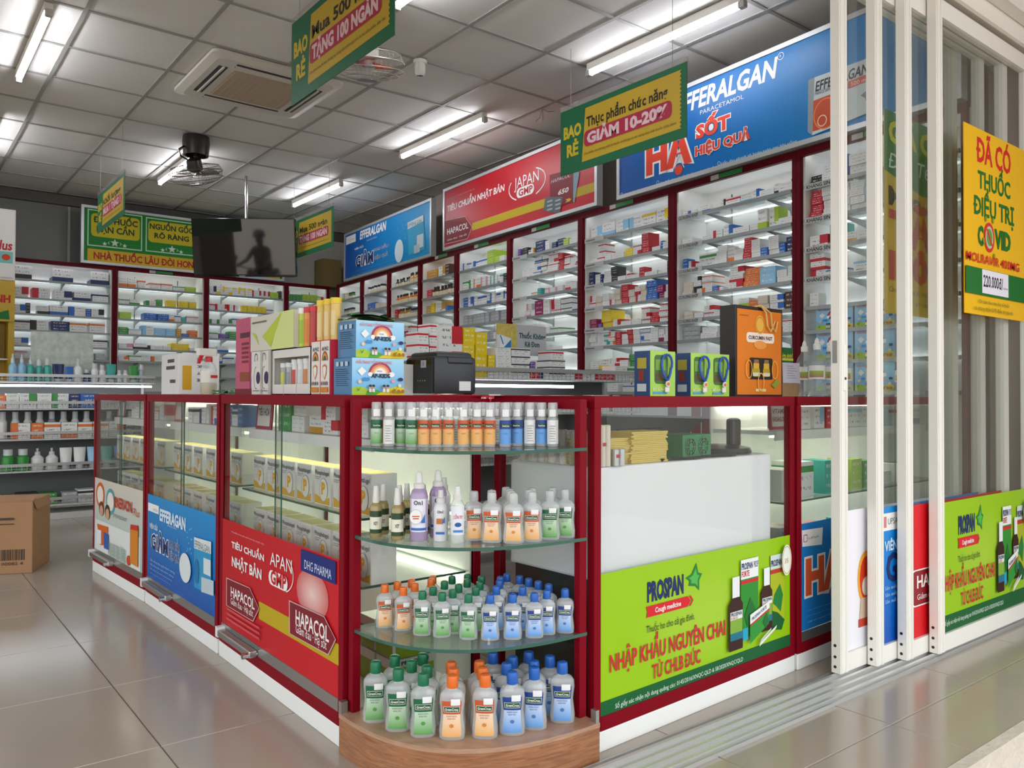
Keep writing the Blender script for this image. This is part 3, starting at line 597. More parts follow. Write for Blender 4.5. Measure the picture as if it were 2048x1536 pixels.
BSPEC = {0: {0: '_91 wk19x15 _18 wn21x15 _16 wn19x15', 1: '_92 wr15x11 _3 wr17x11 _3 wn18x10 _1 wn17x10 _1 wn17x10', 2: '_91 wb12x9 k4x11 _6 wk11x9 wb18x10 wb17x10 b5x9 wk13x9', 3: '_91 wk16x11 wk17x11 _2 n17x11 wo17x11 _2 wo16x11', 4: '_91 wb15x8 _55 wk20x9', 5: '_91 wp14x8 _40 s12x7 s11x7 s10x7'},
 1: {0: 'wo9x11 wo9x11 _2 wo8x10 _3 wo13x8 wo13x8 wg13x6 l13x6', 1: 'wg11x6 wg11x6 _6 wg11x6 g7x8 _5 y10x8 _4 y9x8 _1 y9x8', 2: 'l13x8 _13 b14x8 b13x8 wo6x8 wb7x8 t6x6 wp14x8', 3: 'g10x8 wc14x7 wc13x11 c13x9 c11x9 a6x9 b8x4 o10x8', 4: 'wp15x6 wk15x7 _1 wk7x5 w9x5 w9x5 y20x8 w6x4', 5: 'wo11x5 wg13x7 w10x7 wo12x6 w11x6'},
 2: {0: 'wk10x10 wy6x11*9 wr7x9*4 l7x8 l7x8 k4x10', 1: 'nr7x8*5 _4 y6x8*5 wk9x6', 2: 'wg9x6*3 wb12x9 w9x6', 3: 'wg11x8 v12x6 g12x9', 4: 'w9x6 wb14x7', 5: 'wb16x8 wb14x8'},
 3: {0: 'g7x8*4 l8x9*4 wl8x9 r5x8', 1: 'n14x6 k9x7 k10x8', 2: 'wl8x8*4', 3: 'wc9x8*4'}}
BN = {0: 'back wall device cabinet', 1: 'green sign cabinet', 2: 'back television cabinet', 3: 'back corner cabinet'}
for i, sp in BSPEC.items():
    t, M = BB[i]; L = bx[i+1]-bx[i]
    for k, s in sp.items(): shelf_fill(M, L, k, s, 'on the %s shelf of the %s' % (ORD[k], BN[i]), 'goods on the %s shelf of the %s' % (ORD[k], BN[i]), name='device_box' if i == 0 else 'supplement_box', cat='device box' if i == 0 else 'supplement box')
# antacid cartons in the counters: one master, then copies
PH_W, PH_D, PH_H = .118, .085, .125
def antacid_master():
    t = thing('antacid_box', 'x', 'antacid box')
    MB().box(-PH_W/2, 0, 0, PH_W/2, PH_D, PH_H).build('carton', mat('antacid_white', 'e6e6e0', .4), t)
    f = MB().box(-PH_W/2+.003, -.0008, .003, PH_W/2-.003, -.0001, PH_H-.003).build('front_print', grad('antacid_grey', 'dedcd2', 'd4d4d2', 2), t)
    pn = Panel(f, Matrix.Identity(4), -.0008); Wf = PH_W/2-.004
    pn.poly([(-Wf, .004), (Wf, .004), (Wf, .03), (.02, .018), (-Wf, .034)], P('d6a52a'), px=False)
    pn.disc((.012, .05), .029, .037, P('e2e0d2'), px=False); pn.ring((.012, .05), .031, .039, .003, P('a9a9a0'), px=False)
    pn.text('P', (-.004, .036), (.024, .072), P('dfa31c'), .05, px=False)
    pn.text('Phosphalugel', (-.05, .098), (.052, .112), P('3a3d42'), .01, px=False)
    pn.rect((-.05, .089), (-.005, .091), P('8c8f93'), px=False); pn.rect((-.05, .083), (-.015, .085), P('8c8f93'), px=False)
    MB().box(-PH_W/2+.004, .004, PH_H, PH_W/2-.004, PH_D-.004, PH_H+.0006).build('top_flap', mat('antacid_yellow', 'e0d48a', .5), t)
    return t
am = antacid_master(); first = True
for (t, M, L), where in (((U3, M3, 1.045), 'red pain relief sticker'), ((U2, M2, .985), 'blue tablet sticker'), ((U1, M1, .918), 'white vitamin sticker')):
    for z, lvl in ((.64, 'upper'), (.44, 'lower')):
        n = 7 if L > 1 else 6
        for i in range(n):
            o = am if first else copy_tree(am); first = False
            o.matrix_world = M @ Matrix.Translation((.14+i*(L-.23)/(n-1), .10+random.uniform(0, .006), z+.001))
            o['label'] = 'grey and yellow antacid carton on the %s glass shelf above the %s' % (lvl, where); o['group'] = 'antacid cartons on the %s shelf above the %s' % (lvl, where)
# goods on the upper boards of the counters
def placard(M, x, y, z, w, h, lines, label, rot=0, frame_c='a8324a'):
    t = thing('placard', label, 'sign'); t.matrix_world = M @ Matrix.Translation((x, y, z)) @ Matrix.Rotation(rot, 4, 'Z') @ Matrix.Rotation(-.08, 4, 'X')
    b = MB().box(-w/2, 0, 0, w/2, .006, h).build('board', P(frame_c), t); pn = Panel(b, Matrix.Identity(4), 0)
    pn.rect((-w/2+w*.1, h*.1), (w/2-w*.1, h*.86), P('dcd8d2'), px=False)
    for i, (s, c) in enumerate(lines): pn.text(s, (-w*.36, h*(.52-.26*i)-(0 if len(lines) > 1 else h*.08)), (w*.36, h*(.66-.26*i)), P(c), .03, px=False)
placard(M3, .135, .115, .869, .155, .118, [('TIÊU HÓA', '4a4a4c')], 'red bordered placard reading TIÊU HÓA inside the counter')
placard(M2, .11, .115, .869, .13, .11, [], 'pink bordered blank placard on the upper board above the blue tablet sticker', frame_c='c76f7e')
placard(M1, .10, .115, .869, .12, .10, [], 'dull red placard on the upper board of the counter farthest from the street', frame_c='8c5a58')
shelf_fill(M3, 1.045, 0, '_14 g8x11 g8x11 w7x6s2 w6x6s2 _1 wa14x6 wr13x5s2 w14x5s2 w9x5s2', 'on the board above the red sticker', 'goods on the upper board above the red sticker', z=.868, y=.125, D=.12, x0=.1, name='counter_box', cap_h=.115)
shelf_fill(M2, .985, 0, '_12 wk7x7 _3 w9x4 wn10x7 w4x9 wr9x8 wb9x8 k5x9 b8x9 wk8x7 b7x9', 'on the board above the blue sticker', 'goods on the upper board above the blue sticker', z=.868, y=.125, D=.12, x0=.1, name='counter_box', cap_h=.115)
shelf_fill(M1, .918, 0, '_12 w9x5 w9x6 wg9x10 e10x7 wa12x6 w8x7 wr8x8', 'on the board above the vitamin sticker', 'goods on the upper board above the white sticker', z=.868, y=.125, D=.12, x0=.1, name='counter_box', cap_h=.115)
placard(M5, .14, .15, .8705, .150, .122, [('VITAMIN', '8a3040'), ('KHOÁNG CHẤT', '8a3040')], 'red bordered placard reading VITAMIN KHOÁNG CHẤT beside the sliding doors', frame_c='b84a56')
shelf_fill(M5, 1.5, 0, '_13 wb13x9 _3 wc9x9 r8x9 wk7x8 _4 wc14x9 wo10x9 _3 c15x9 _4 wr10x8 wa11x8 wk9x8', 'on the upper board behind the sliding doors', 'goods on the upper board behind the doors', z=.868, y=.125, D=.12, x0=.08, name='counter_box', cap_h=.115)
shelf_fill(M5, 1.5, 0, 'w13x12 _2 wg12x14 _8 t9x14 wc9x13 _6 l10x13 g10x12 _4 w16x6 _5 wk14x9', 'on the upper glass shelf behind the sliding doors', 'goods on the upper glass shelf behind the doors', z=.60, y=.09, D=.12, x0=.05, name='counter_box', cap_h=.2)
shelf_fill(M5, 1.5, 0, 'wr11x14 l13x11 _6 r14x12 wk11x10 _4 t13x11 _5 wk14x9', 'on the lower glass shelf behind the sliding doors', 'goods on the lower glass shelf behind the doors', z=.36, y=.09, D=.12, x0=.05, name='counter_box', cap_h=.2)
# ================================================================ SIGNS AND STICKERS
def Z(x0, y0, sc): return lambda x, y: (x0+sc*x, y0+sc*y)
def S(pn, z, *a, **k): return pn.text(a[0], z(*a[1]), z(*a[2]), a[3], **k)
WH = P('eceae6'); NAVY = P('16275e'); SIL = mat('sign_frame_aluminium', 'c4c6c6', .35, .5)
def wall_sign(name, label, M, x0, x1, z0, z1, bgm, y=-.03):
    loc = M @ Vector((x0, 0, 0)); t = thing(name, label, 'sign', loc, M.to_euler().z); W = x1-x0
    f = .028
    MB().box(0, y+.012, z0, W, y+.05, z1).build('light_box', SIL, t)
    b = MB().box(f, y, z0+f, W-f, y+.012, z1-f).build('face', bgm, t)
    MB().box(0, y-.008, z0, W, y+.012, z0+f).box(0, y-.008, z1-f, W, y+.012, z1).box(0, y-.008, z0+f, f, y+.012, z1-f).box(W-f, y-.008, z0+f, W, y+.012, z1-f).build('frame', SIL, t)
    return t, Panel(b, frame(loc, math.degrees(M.to_euler().z)), y), W
# --- big blue sign
BLUE = grad('blue_poster_fade', '0b4f9c', '1a86c4', 0)
t, p, W = wall_sign('wall_sign', 'long blue EFFERALGAN paracetamol sign with orange HẠ SỐT lettering', RW, -1.47, .95, 2.405, 3.025, BLUE, -.04)
z = Z(1150, 0, .29297)
S(p, z, 'EFFERALGAN', (690, 791), (1385, 388), WH, shear=.2, bold=.03)
p.ring(z(1405, 383), .022, .022, .004, WH); S(p, z, 'R', (1398, 392), (1409, 372), WH)
S(p, z, 'PARACETAMOL', (855, 785), (1152, 642), WH, bold=.0)
ORG = P('d8422a')
S(p, z, 'HẠ', (487, 1190), (800, 892), ORG, bold=.06, edge=WH, edge_w=.05)
S(p, z, 'SỐT', (827, 950), (1060, 782), ORG, bold=.05, edge=WH, edge_w=.05)
S(p, z, 'HIỆU QUẢ', (822, 1065), (1200, 882), ORG, bold=.05, edge=WH, edge_w=.05)
for s, a, b in (('Sản xuất bởi UPSA-Pháp', (335, 1340), (555, 1258)), ('Có thể pha với sữa hoặc nước trái cây', (582, 1258), (962, 1130)), ('Hấp thu nhanh và hoàn toàn sau khi uống', (1000, 1128), (1518, 952))):
    S(p, z, s, a, b, P('cfe2f2'), bold=.0); c = p.at(*z(a[0]-14, a[1]-12)); p.ring(c, .012, .012, .003, P('cfe2f2'), px=False)
p.poly([z(1597, 548), z(1640, 530), z(1625, 925), z(1592, 902)], P('8d9799')); p.poly([z(1640, 530), z(2035, 388), z(2035, 760), z(1625, 925)], P('cdd7d8'))
p.poly([z(1632, 690), z(1810, 622), z(1803, 845), z(1627, 900)], P('c4481c')); p.ring(z(1715, 775), .075, .085, .006, P('e58a4a')); p.ring(z(1692, 825), .03, .032, .006, P('f0cdb0'))
S(p, z, 'EFFERALGAN', (1645, 628), (2012, 430), P('20232a'), shear=.2, bold=.02); S(p, z, 'PARACETAMOL', (1643, 655), (1765, 590), P('20232a'), bold=0)
p.poly([z(1870, 560), z(2033, 495), z(2033, 545), z(1870, 608)], P('d0573a')); S(p, z, '500 mg', (1890, 592), (2010, 522), P('f0e4da'), bold=0)
p.poly([z(1955, 655), z(1990, 625), z(2022, 645), z(2000, 715), z(1985, 670)], P('7f878b'))
# --- red sign
REDB = grad('red_poster_fade', 'a5121f', 'c01a26', 0)
HEXM = P('7c1420'); YEL = P('b9a31c')
def hexa(p, pts, z, t1, a1, b1, t2, a2, b2):
    p.poly([z(*q) for q in pts], P('c9b0ae')); cx = sum(q[0] for q in pts)/len(pts); cy = sum(q[1] for q in pts)/len(pts)
    p.poly([z(cx+(x-cx)*.965, cy+(y-cy)*.95) for x, y in pts], HEXM)
    S(p, z, t1, a1, b1, WH, bold=.015); S(p, z, t2, a2, b2, WH, bold=.0)
t, p, W = wall_sign('wall_sign', 'red HAPACOL sign with a yellow stripe and JAPAN GMP lettering', RW, -4.03, -1.70, 2.415, 3.02, REDB, -.03)
z = Z(560, 0, .3418)
p.rect(z(1125, 1350), z(1850, 1062), YEL)
S(p, z, 'TIÊU CHUẨN NHẬT BẢN', (980, 1240), (1315, 1078), WH, bold=.03, shear=.1)
S(p, z, 'Sản phẩm được sản xuất trên dây chuyền đạt', (980, 1165), (1140, 1110), P('d88a8a'), bold=0)
S(p, z, 'JAPAN', (1372, 1108), (1515, 990), WH, bold=.0); p.rect(z(1385, 1165), z(1488, 1068), WH, r=.06); S(p, z, 'GMP', (1397, 1150), (1480, 1082), P('a5121f'), bold=.03)
c = p.at(*z(1445, 1078)); p.ring(c, .27, .13, .012, WH, px=False, a0=60, a1=-60); p.ring(c, .27, .13, .012, WH, px=False, a0=150, a1=235)
hexa(p, [(958, 1292), (1085, 1265), (1127, 1328), (1100, 1398), (962, 1432)], z, 'HAPACOL', (980, 1375), (1103, 1300), 'Giảm đau · Hạ sốt', (980, 1412), (1095, 1365))
p.poly([z(1580, 1025), z(1720, 985), z(1720, 1180), z(1585, 1225)], P('7e1a24')); p.poly([z(1720, 985), z(1755, 1010), z(1725, 1190), z(1718, 1180)], P('7f9fae'))
S(p, z, 'HAPACOL', (1588, 1075), (1700, 1015), P('d8c2c2'), bold=0, shear=.2); S(p, z, '650', (1630, 1142), (1692, 1095), WH, bold=.03, shear=.2)
S(p, z, '»', (1672, 1185), (1708, 1150), P('d8b030'), bold=.04)
p.poly([z(1555, 1155), z(1660, 1150), z(1640, 1250), z(1545, 1235)], P('5c6468'))
for i in range(2):
    for j in range(3): p.rect(z(1566+48*i, 1188+24*j-6*i), z(1598+48*i, 1168+24*j-6*i), P('a9b2b4'), r=.008)
# --- far blue sign
FARB = grad('far_blue_fade', '0a4aa0', '1f9ad2', 0)
t, p, W = wall_sign('wall_sign', 'blue EFFERALGAN sign with navy GIẢM lettering and a white tablet', RW, -6.53, -4.27, 2.40, 2.99, FARB, -.03)
z = Z(660, 420, .2344)
p.rect(z(138, 300), z(220, 200), WH); S(p, z, 'UPSA', (165, 265), (212, 235), P('9a9ea4'), bold=0)
S(p, z, 'EFFERALGAN', (255, 252), (482, 95), WH, shear=.2, bold=.04); S(p, z, 'PARACETAMOL', (315, 268), (402, 222), P('bcd4ea'), bold=0)
S(p, z, 'VIÊN SỦI', (210, 345), (285, 302), WH, bold=.02)
S(p, z, 'GIẢM', (222, 488), (370, 352), NAVY, bold=.03, edge=WH, edge_w=.05); S(p, z, 'ĐAU ĐẦU', (375, 355), (497, 290), NAVY, bold=.0, edge=WH, edge_w=.04); S(p, z, 'HIỆU QUẢ', (378, 425), (497, 360), NAVY, bold=.0, edge=WH, edge_w=.04)
for a, b in (((180, 540), (548, 415)), ((180, 565), (548, 450))): S(p, z, 'Thành phần chính paracetamol giảm đau hạ sốt', a, (b[0], b[1]+8), P('9cc4e4'), bold=0)
c = p.at(*z(592, 350)); p.disc(c, .105, .125, P('cfdfe6'), px=False)
p.poly([z(665, 110), z(800, 42), z(818, 335), z(672, 392)], P('2f9cc4')); p.poly([z(665, 110), z(800, 42), z(802, 95), z(667, 165)], P('d6e2e4')); S(p, z, 'EFFERALGAN', (672, 150), (785, 75), P('3a4a5a'), bold=0)
p.rect(z(745, 330), z(800, 200), P('cdd6d8')); p.rect(z(720, 375), z(770, 290), P('b4c2c8'))
r_ = random.Random(3)
for k in range(22): p.disc((c[0]+r_.uniform(-.05, .25), c[1]+r_.uniform(.1, .28)), .006, .006, P('6fc3e0'), px=False, seg=8, n=1)
# --- green sign on the back wall
t, p, W = wall_sign('wall_sign', 'green and yellow back wall sign reading NHÀ THUỐC LÂU ĐỜI HƠN', BW, 1.687, 3.95, 2.405, 3.03, P('147a26'), -.03)
z = Z(0, 250, .1953); YP = P('c4b414'); INK = P('1c3a1c')
for a, b in (((893, 1232), (1458, 930)), ((1490, 1292), (2055, 1015))):
    q0, q1 = p.at(*z(*a)), p.at(*z(*b)); p.rect(q0, q1, P('b9d8bb'), px=False); p.rect((q0[0]+.012, q0[1]+.012), (q1[0]-.012, q1[1]-.012), P('147a26'), px=False)
p.rect(z(932, 1135), z(1432, 962), YP, r=.04); p.rect(z(1517, 1195), z(2020, 1040), YP, r=.04)
S(p, z, 'ĐỦ THUỐC', (957, 992), (1410, 992), INK, bold=.03); S(p, z, 'BẠN CẦN', (990, 1092), (1375, 1078), INK, bold=.03)
S(p, z, 'NGUỒN GỐC', (1532, 1060), (1980, 1064), INK, bold=.03); S(p, z, 'RÕ RÀNG', (1580, 1155), (1935, 1148), INK, bold=.03)
def star(p, c, r, m): p.poly([(c[0]+(r if i % 2 == 0 else r*.42)*math.sin(i*math.pi/5), c[1]+(r if i % 2 == 0 else r*.42)*math.cos(i*math.pi/5)) for i in range(10)], m, px=False)
for cx, cy in ((1175, 1210), (1760, 1275)):
    c = p.at(*z(cx, cy)); star(p, c, .045, P('cfe0cf'))
    for d in (-1, 1): star(p, (c[0]+d*.1, c[1]-.02), .026, P('cfe0cf')); p.poly([(c[0]+d*.05, c[1]+.015), (c[0]+d*.07, c[1]-.005), (c[0]+d*.05, c[1]-.025), (c[0]+d*.06, c[1]-.005)], P('cfe0cf'), px=False)
q0, q1 = p.at(*z(893, 1388)), p.at(*z(2040, 1350)); p.rect((q0[0], q0[1]), (3.95-1.687-.06, p.at(*z(893, 1262))[1]), P('c9a51c'), px=False)
S(p, z, 'NHÀ THUỐC LÂU ĐỜI HƠN', (957, 1368), (1980, 1405), P('a01420'), bold=.03)
# --- hanging two-sided ticket signs
def hang(name, label, X, yl, yr, z0, z1, l1, l2, small):
    Wd, H = yl-yr, z1-z0; t = thing(name, label, 'hanging sign', (X, yl, z0), -math.pi/2, 'hanging price signs'); M = frame((X, yl, z0), -90)
    b = MB().box(0, 0, 0, Wd, .004, H).build('board', P('1c6a44'), t); p = Panel(b, M, 0)
    f = lambda u, v: (u*Wd, v*H)
    e = [f(.965-(.012 if i % 2 else 0), .14+.78*i/28) for i in range(29)]
    p.poly([f(.195, .12), f(.965, .14)]+e+[f(.225, .92)], P('c7a72c'), px=False)
    p.text('BAO', f(.03, .56), f(.19, .73), P('d0b82c'), bold=.05, px=False); p.text('RẺ', f(.06, .27), f(.165, .44), P('d0b82c'), bold=.05, px=False)
    p.text(l1, f(.235, .63), f(.87, .77), P('2c2a1c'), bold=.03, px=False)
    p.rect(f(.215, .33), f(.90, .57), P('b02a44'), px=False, r=.03); p.text(l2, f(.24, .375), f(.87, .525), P('e6c9cc'), bold=.05, px=False)
    p.text(small, f(.215, .215), f(.93, .25), P('6a5a1c'), bold=0, px=False)
    bk = MB().box(.02, .004, .02, Wd-.02, .0046, H-.02).build('back_print', P('14523a'), t)
    MB().box(0, -.003, H, Wd, .007, H+.03).build('hanger_sleeve', glassy('clear_sleeve', 'f4f4f4', 1.4, .3, 'c8c4c0'), t)
    for u in (.09, .9): MB().tube([(u*Wd, .002, H+.01), (u*Wd, .002, 3.165-z0)], .0016, 5).build('wire', GREY, t)
hang('hanging_sign', 'large green and yellow hanging sign TẶNG 100 NGÀN before the white fan', 1.79, 4.27, 3.13, 2.605, 3.06, 'Mua 500 ngàn', 'TẶNG 100 NGÀN', 'Cho đơn mua lẻ này, không áp dụng sản phẩm giá sốc và các sản phẩm đặc thù')
hang('hanging_sign', 'green and yellow hanging sign reading GIẢM 10-20% in front of the blue wall sign', 3.37, 3.795, 2.785, 2.38, 2.785, 'Thực phẩm chức năng', 'GIẢM 10-20%', 'Sản phẩm này không phải là thuốc và không có tác dụng thay thế thuốc chữa bệnh')
hang('hanging_sign', 'dim green and yellow hanging sign in front of the green back wall sign', 1.525, 7.93, 6.93, 2.43, 2.765, 'Khối lượng', 'MUA 1 TẶNG 1', 'Áp dụng cho sản phẩm trong chương trình')
hang('hanging_sign', 'small green and yellow hanging sign beside the television reading TẶNG 100 NGÀN', 3.325, 7.93, 6.93, 2.385, 2.765, 'Mua 500 ngàn', 'TẶNG 100 NGÀN', 'Cho đơn mua lẻ này, không áp dụng sản phẩm giá sốc')
# --- counter stickers
def sticker(t, M, x0, z0, x1, z1, m, y=.0005):
    s = MB().box(x0, y, z0, x1, y+.0022, z1).build('sticker', m, t); return Panel(s, M, y)
def prospan_items(p, f):
    """lime cough medicine poster; f maps poster coordinates (0..1) to the panel"""
    T = lambda s, a, b, m, **k: p.text(s, f(*a), f(*b), m, px=False, **k)
    R = lambda a, b, m, **k: p.rect(f(*a), f(*b), m, px=False, **k)
    G = lambda pts, m: p.poly([f(*q) for q in pts], m, px=False)
    G([(0, 0), (1, 0), (1, .128), (0, .128)], P('0c5a2c'))
    T('Số giấy xác nhận nội dung quảng cáo: 0145/2016/XNQC-QLD & S8/2020/XNQC/QLD', (.06, .05), (.70, .082), P('d7e6d8'), bold=0)
    T('PROSPAN', (.20, .735), (.375, .865), NAVY, bold=.05)
    lf = [(.44, .94), (.45, .86), (.47, .845), (.455, .80), (.455, .72), (.435, .76), (.40, .775), (.405, .81), (.385, .84), (.415, .86)]
    G(lf, P('1f7a34')); G([(.43+(x-.43)*.65, .82+(y-.82)*.65) for x, y in lf], P('4fae4a'))
    G([(.195, .62), (.20, .655), (.195, .70), (.395, .70), (.41, .66), (.395, .62)], P('cf1f2a')); G([(.402, .70), (.41, .70), (.424, .66), (.41, .62), (.402, .62), (.416, .66)], P('cf1f2a'))
    T('Cough medicine', (.235, .642), (.36, .678), WH, bold=.02)
    T('Thuốc ho cho cả gia đình.', (.195, .51), (.43, .56), P('1c3320'), bold=.0)
    T('NHẬP KHẨU NGUYÊN CHAI', (.035, .315), (.595, .43), P('cc2334'), bold=.02)
    T('TỪ CHLB ĐỨC', (.222, .165), (.46, .265), P('cc2334'), bold=.02)
    # cartons, bottles and sachets
    G([(.865, .28), (.955, .26), (.955, .82), (.865, .85)], P('a8b41e')); R((.865, .74), (.94, .86), P('c9d6d0')); R((.865, .70), (.94, .735), P('b4332e')); T('PROSPAN', (.868, .765), (.938, .815), NAVY, bold=.03)
    G([(.89, .52), (.925, .60), (.945, .50), (.93, .36), (.90, .42), (.88, .45)], P('1f7a34')); G([(.86, .24), (.935, .20), (.955, .28), (.91, .36), (.86, .40)], P('0f5a26'))
    G([(.68, .26), (.785, .22), (.785, .80), (.68, .83)], P('2c8a2c')); R((.68, .72), (.785, .88), P('e4e8e4')); R((.68, .68), (.785, .71), P('c22a32')); T('PROSPAN', (.684, .80), (.75, .85), NAVY, bold=.03); T('FORTE', (.684, .74), (.73, .785), P('c22a32'), bold=.02); T('PROSP', (.757, .80), (.783, .85), NAVY, bold=.0)
    G([(.70, .42), (.735, .56), (.765, .46), (.745, .36), (.715, .33)], P('1c6b2c')); R((.685, .22), (.72, .32), P('2a9ec0'))
    def btl(x0, x1, z0, z1):
        w = x1-x0; G([(x0, z0+.02), (x0+.02*w, z0), (x1-.02*w, z0), (x1, z0+.02), (x1, z0+(z1-z0)*.62), (x1-w*.28, z0+(z1-z0)*.72), (x0+w*.28, z0+(z1-z0)*.72), (x0, z0+(z1-z0)*.62)], P('35150c'))
        R((x0+w*.24, z0+(z1-z0)*.72), (x1-w*.24, z1), P('e3e6e6')); R((x0+w*.08, z0+(z1-z0)*.14), (x1-w*.04, z0+(z1-z0)*.52), P('7fa83a')); R((x0+w*.08, z0+(z1-z0)*.42), (x1-w*.04, z0+(z1-z0)*.53), P('dfe4de')); R((x0+w*.08, z0+(z1-z0)*.14), (x1-w*.04, z0+(z1-z0)*.24), P('1d6f86'))
        T('PROSPAN', (x0+w*.12, z0+(z1-z0)*.47), (x1-w*.1, z0+(z1-z0)*.52), NAVY, bold=.02); T('FORTE', (x0+w*.12, z0+(z1-z0)*.425), (x0+w*.6, z0+(z1-z0)*.46), P('c22a32'), bold=.0)
    btl(.80, .87, .24, .77); btl(.605, .685, .17, .76)
    G([(.725, .18), (.84, .30), (.845, .46), (.725, .42)], P('2f8f35')); G([(.725, .34), (.845, .43), (.845, .49), (.725, .42)], P('e4e8e4')); G([(.725, .325), (.845, .415), (.845, .43), (.725, .34)], P('c22a32')); T('PROSPAN FORTE', (.735, .365), (.825, .392), NAVY, bold=.01, skew=.32)
    G([(.80, .33), (.825, .40), (.84, .33), (.82, .27)], P('1c6b2c')); G([(.78, .135), (.885, .24), (.89, .265), (.785, .165)], P('dfe2dc')); G([(.785, .17), (.85, .24), (.855, .26), (.79, .19)], P('cfd3cc'))
    p.disc(f(.955, .80), .032, .055, P('e9ebe0'), px=False); p.ring(f(.955, .80), .029, .050, .003, P('b9a75a'), px=False); T('35', (.94, .775), (.965, .815), P('c9893a'), bold=0)
LIME = grad('lime_poster_fade', 'cfe06a', '93bf10', radial=True)
p = sticker(U4, M4, .03, .086, 1.034, .497, LIME, .003); prospan_items(p, p.norm((.03, .086, 1.034, .497)))
# red sticker
p = sticker(U3, M3, .03, .135, 1.015, .528, grad('red_sticker_fade', 'b80d1c', 'c41220', 0), .001); z = Z(160, 1000, .2734)
p.rect(z(1310, 868), z(1915, 1068), P('b8a014'))
p.disc(z(1700, 690), .115, .075, grad('red_glow', 'e8c9c0', 'c01220', radial=True))
S(p, z, 'Sản phẩm được sản xuất trên dây chuyền đạt', (1110, 235), (1348, 318), P('e8b6b6'), bold=0)
S(p, z, 'TIÊU CHUẨN', (1112, 345), (1350, 402), WH, bold=.03); S(p, z, 'NHẬT BẢN', (1115, 478), (1332, 512), WH, bold=.03)
S(p, z, 'APAN', (1395, 472), (1555, 442), WH, bold=.0)
p.rect(z(1385, 610), z(1525, 565), WH, r=.04); S(p, z, 'GMP', (1400, 602), (1515, 565), P('b80d1c'), bold=.04)
c = p.at(*z(1490, 530)); p.ring(c, .085, .062, .004, WH, px=False, a0=55, a1=-70)
p.rect(z(1622, 512), z(1880, 450), P('10246e')); S(p, z, 'DHG PHARMA', (1650, 500), (1848, 512), P('cfd6ea'), bold=.0)
hexa(p, [(1078, 565), (1250, 640), (1320, 795), (1275, 890), (1078, 770)], z, 'HAPACOL', (1112, 702), (1287, 728), 'Giảm đau · Hạ sốt', (1112, 757), (1275, 805))
hexa(p, [(1540, 730), (1800, 850), (1885, 1020), (1830, 1135), (1542, 975)], z, 'HAPACOL', (1590, 905), (1835, 928), 'Giảm đau · Hạ sốt', (1592, 965), (1818, 1025))
for k in range(3): p.rect((.10, .205-.018*k), (.43, .197-.018*k), P('cc4a50'), px=False)
# blue sticker
p = sticker(U2, M2, .03, .125, .955, .525, grad('blue_sticker_fade', '0a4fa4', '1b8ccc', 2), .001)
p.rect(z(500, 75), z(578, 45), WH); S(p, z, 'UPSA', (535, 78), (570, 70), P('8a8f98'), bold=0)
S(p, z, 'EFFERAGAN', (585, 145), (775, 137), P('d8e4ee'), bold=.04, shear=.05); S(p, z, 'PARACETAMOL', (642, 190), (710, 208), P('c4d8ea'), bold=0)
S(p, z, 'VIÊN SỦI', (512, 200), (570, 192), P('d8e4ee'), bold=.02); S(p, z, 'GIẢM', (525, 345), (648, 302), NAVY, bold=.03, edge=P('d4e0ea'), edge_w=.05)
S(p, z, 'ĐAU ĐẦU', (655, 345), (735, 332), NAVY, bold=0, edge=P('d4e0ea'), edge_w=.04); S(p, z, 'HIỆU QUẢ', (655, 425), (735, 412), NAVY, bold=0, edge=P('d4e0ea'), edge_w=.04)
for k in range(4): S(p, z, 'Dễ uống hiệu quả nhanh chóng', (520, 440+k*30), (700-k*10, 525+k*30), P('9cc8e8'), bold=0)
p.disc(z(777, 495), .075, .062, P('d5dcdc'))
p.poly([z(845, 270), z(970, 305), z(970, 700), z(845, 635)], P('2a8fc0')); p.poly([z(845, 270), z(970, 305), z(970, 395), z(845, 350)], P('d4dcdc')); S(p, z, 'EFFERALGAN', (850, 342), (960, 338), P('4a4f5a'), bold=.0)
p.poly([z(915, 420), z(968, 440), z(968, 560), z(915, 535)], P('cfd8da')); p.poly([z(900, 560), z(990, 590), z(990, 700), z(900, 670)], P('b7c4cc')); p.disc(z(865, 520), .03, .05, P('1b6fa8'))
for k in range(16): q = p.at(*z(790, 300)); p.disc((q[0]+r_.uniform(-.04, .06), q[1]+r_.uniform(-.05, .06)), .004, .004, P('7fd0e8'), px=False, seg=8, n=1)
# vitamin sticker
p = sticker(U1, M1, .03, .115, .888, .53, grad('vitamin_sticker_fade', '9fc4bf', 'd2c9bc', 2), .001); z = Z(160, 760, .2734)
p.rect((.05, .13), (.86, .30), P('d9dcd6'), px=False)
for cx, cy, m in ((150, 840, 'c8621f'), (225, 890, '4f9aa0')):
    c = p.at(*z(cx, cy)); p.disc(c, .085, .07, P(m), px=False); p.disc(c, .06, .05, P('e6ddd0'), px=False)
for cx, cy, m, h in ((160, 940, '6b3a20', 1), (205, 965, '3a2a24', 1)):
    c = p.at(*z(cx, cy)); p.disc(c, .05, .04, P(m), px=False); p.disc((c[0], c[1]-.012), .035, .03, P('c99a78'), px=False)
p.poly([z(130, 1050), z(210, 1075), z(205, 1215), z(150, 1205)], P('cf5f1c')); p.poly([z(178, 1110), z(215, 1130), z(215, 1245), z(180, 1228)], P('2a5aa8')); p.poly([z(128, 1090), z(160, 1100), z(160, 1200), z(128, 1190)], P('dfe4ea'))
S(p, z, 'ENERVON', (255, 925), (385, 897), P('b8341c'), bold=.03); S(p, z, 'Plus', (393, 990), (440, 952), P('c0301c'), bold=.0, shear=.2); S(p, z, 'EFFERVESCENT', (250, 1000), (345, 1012), P('5f6a70'), bold=0)
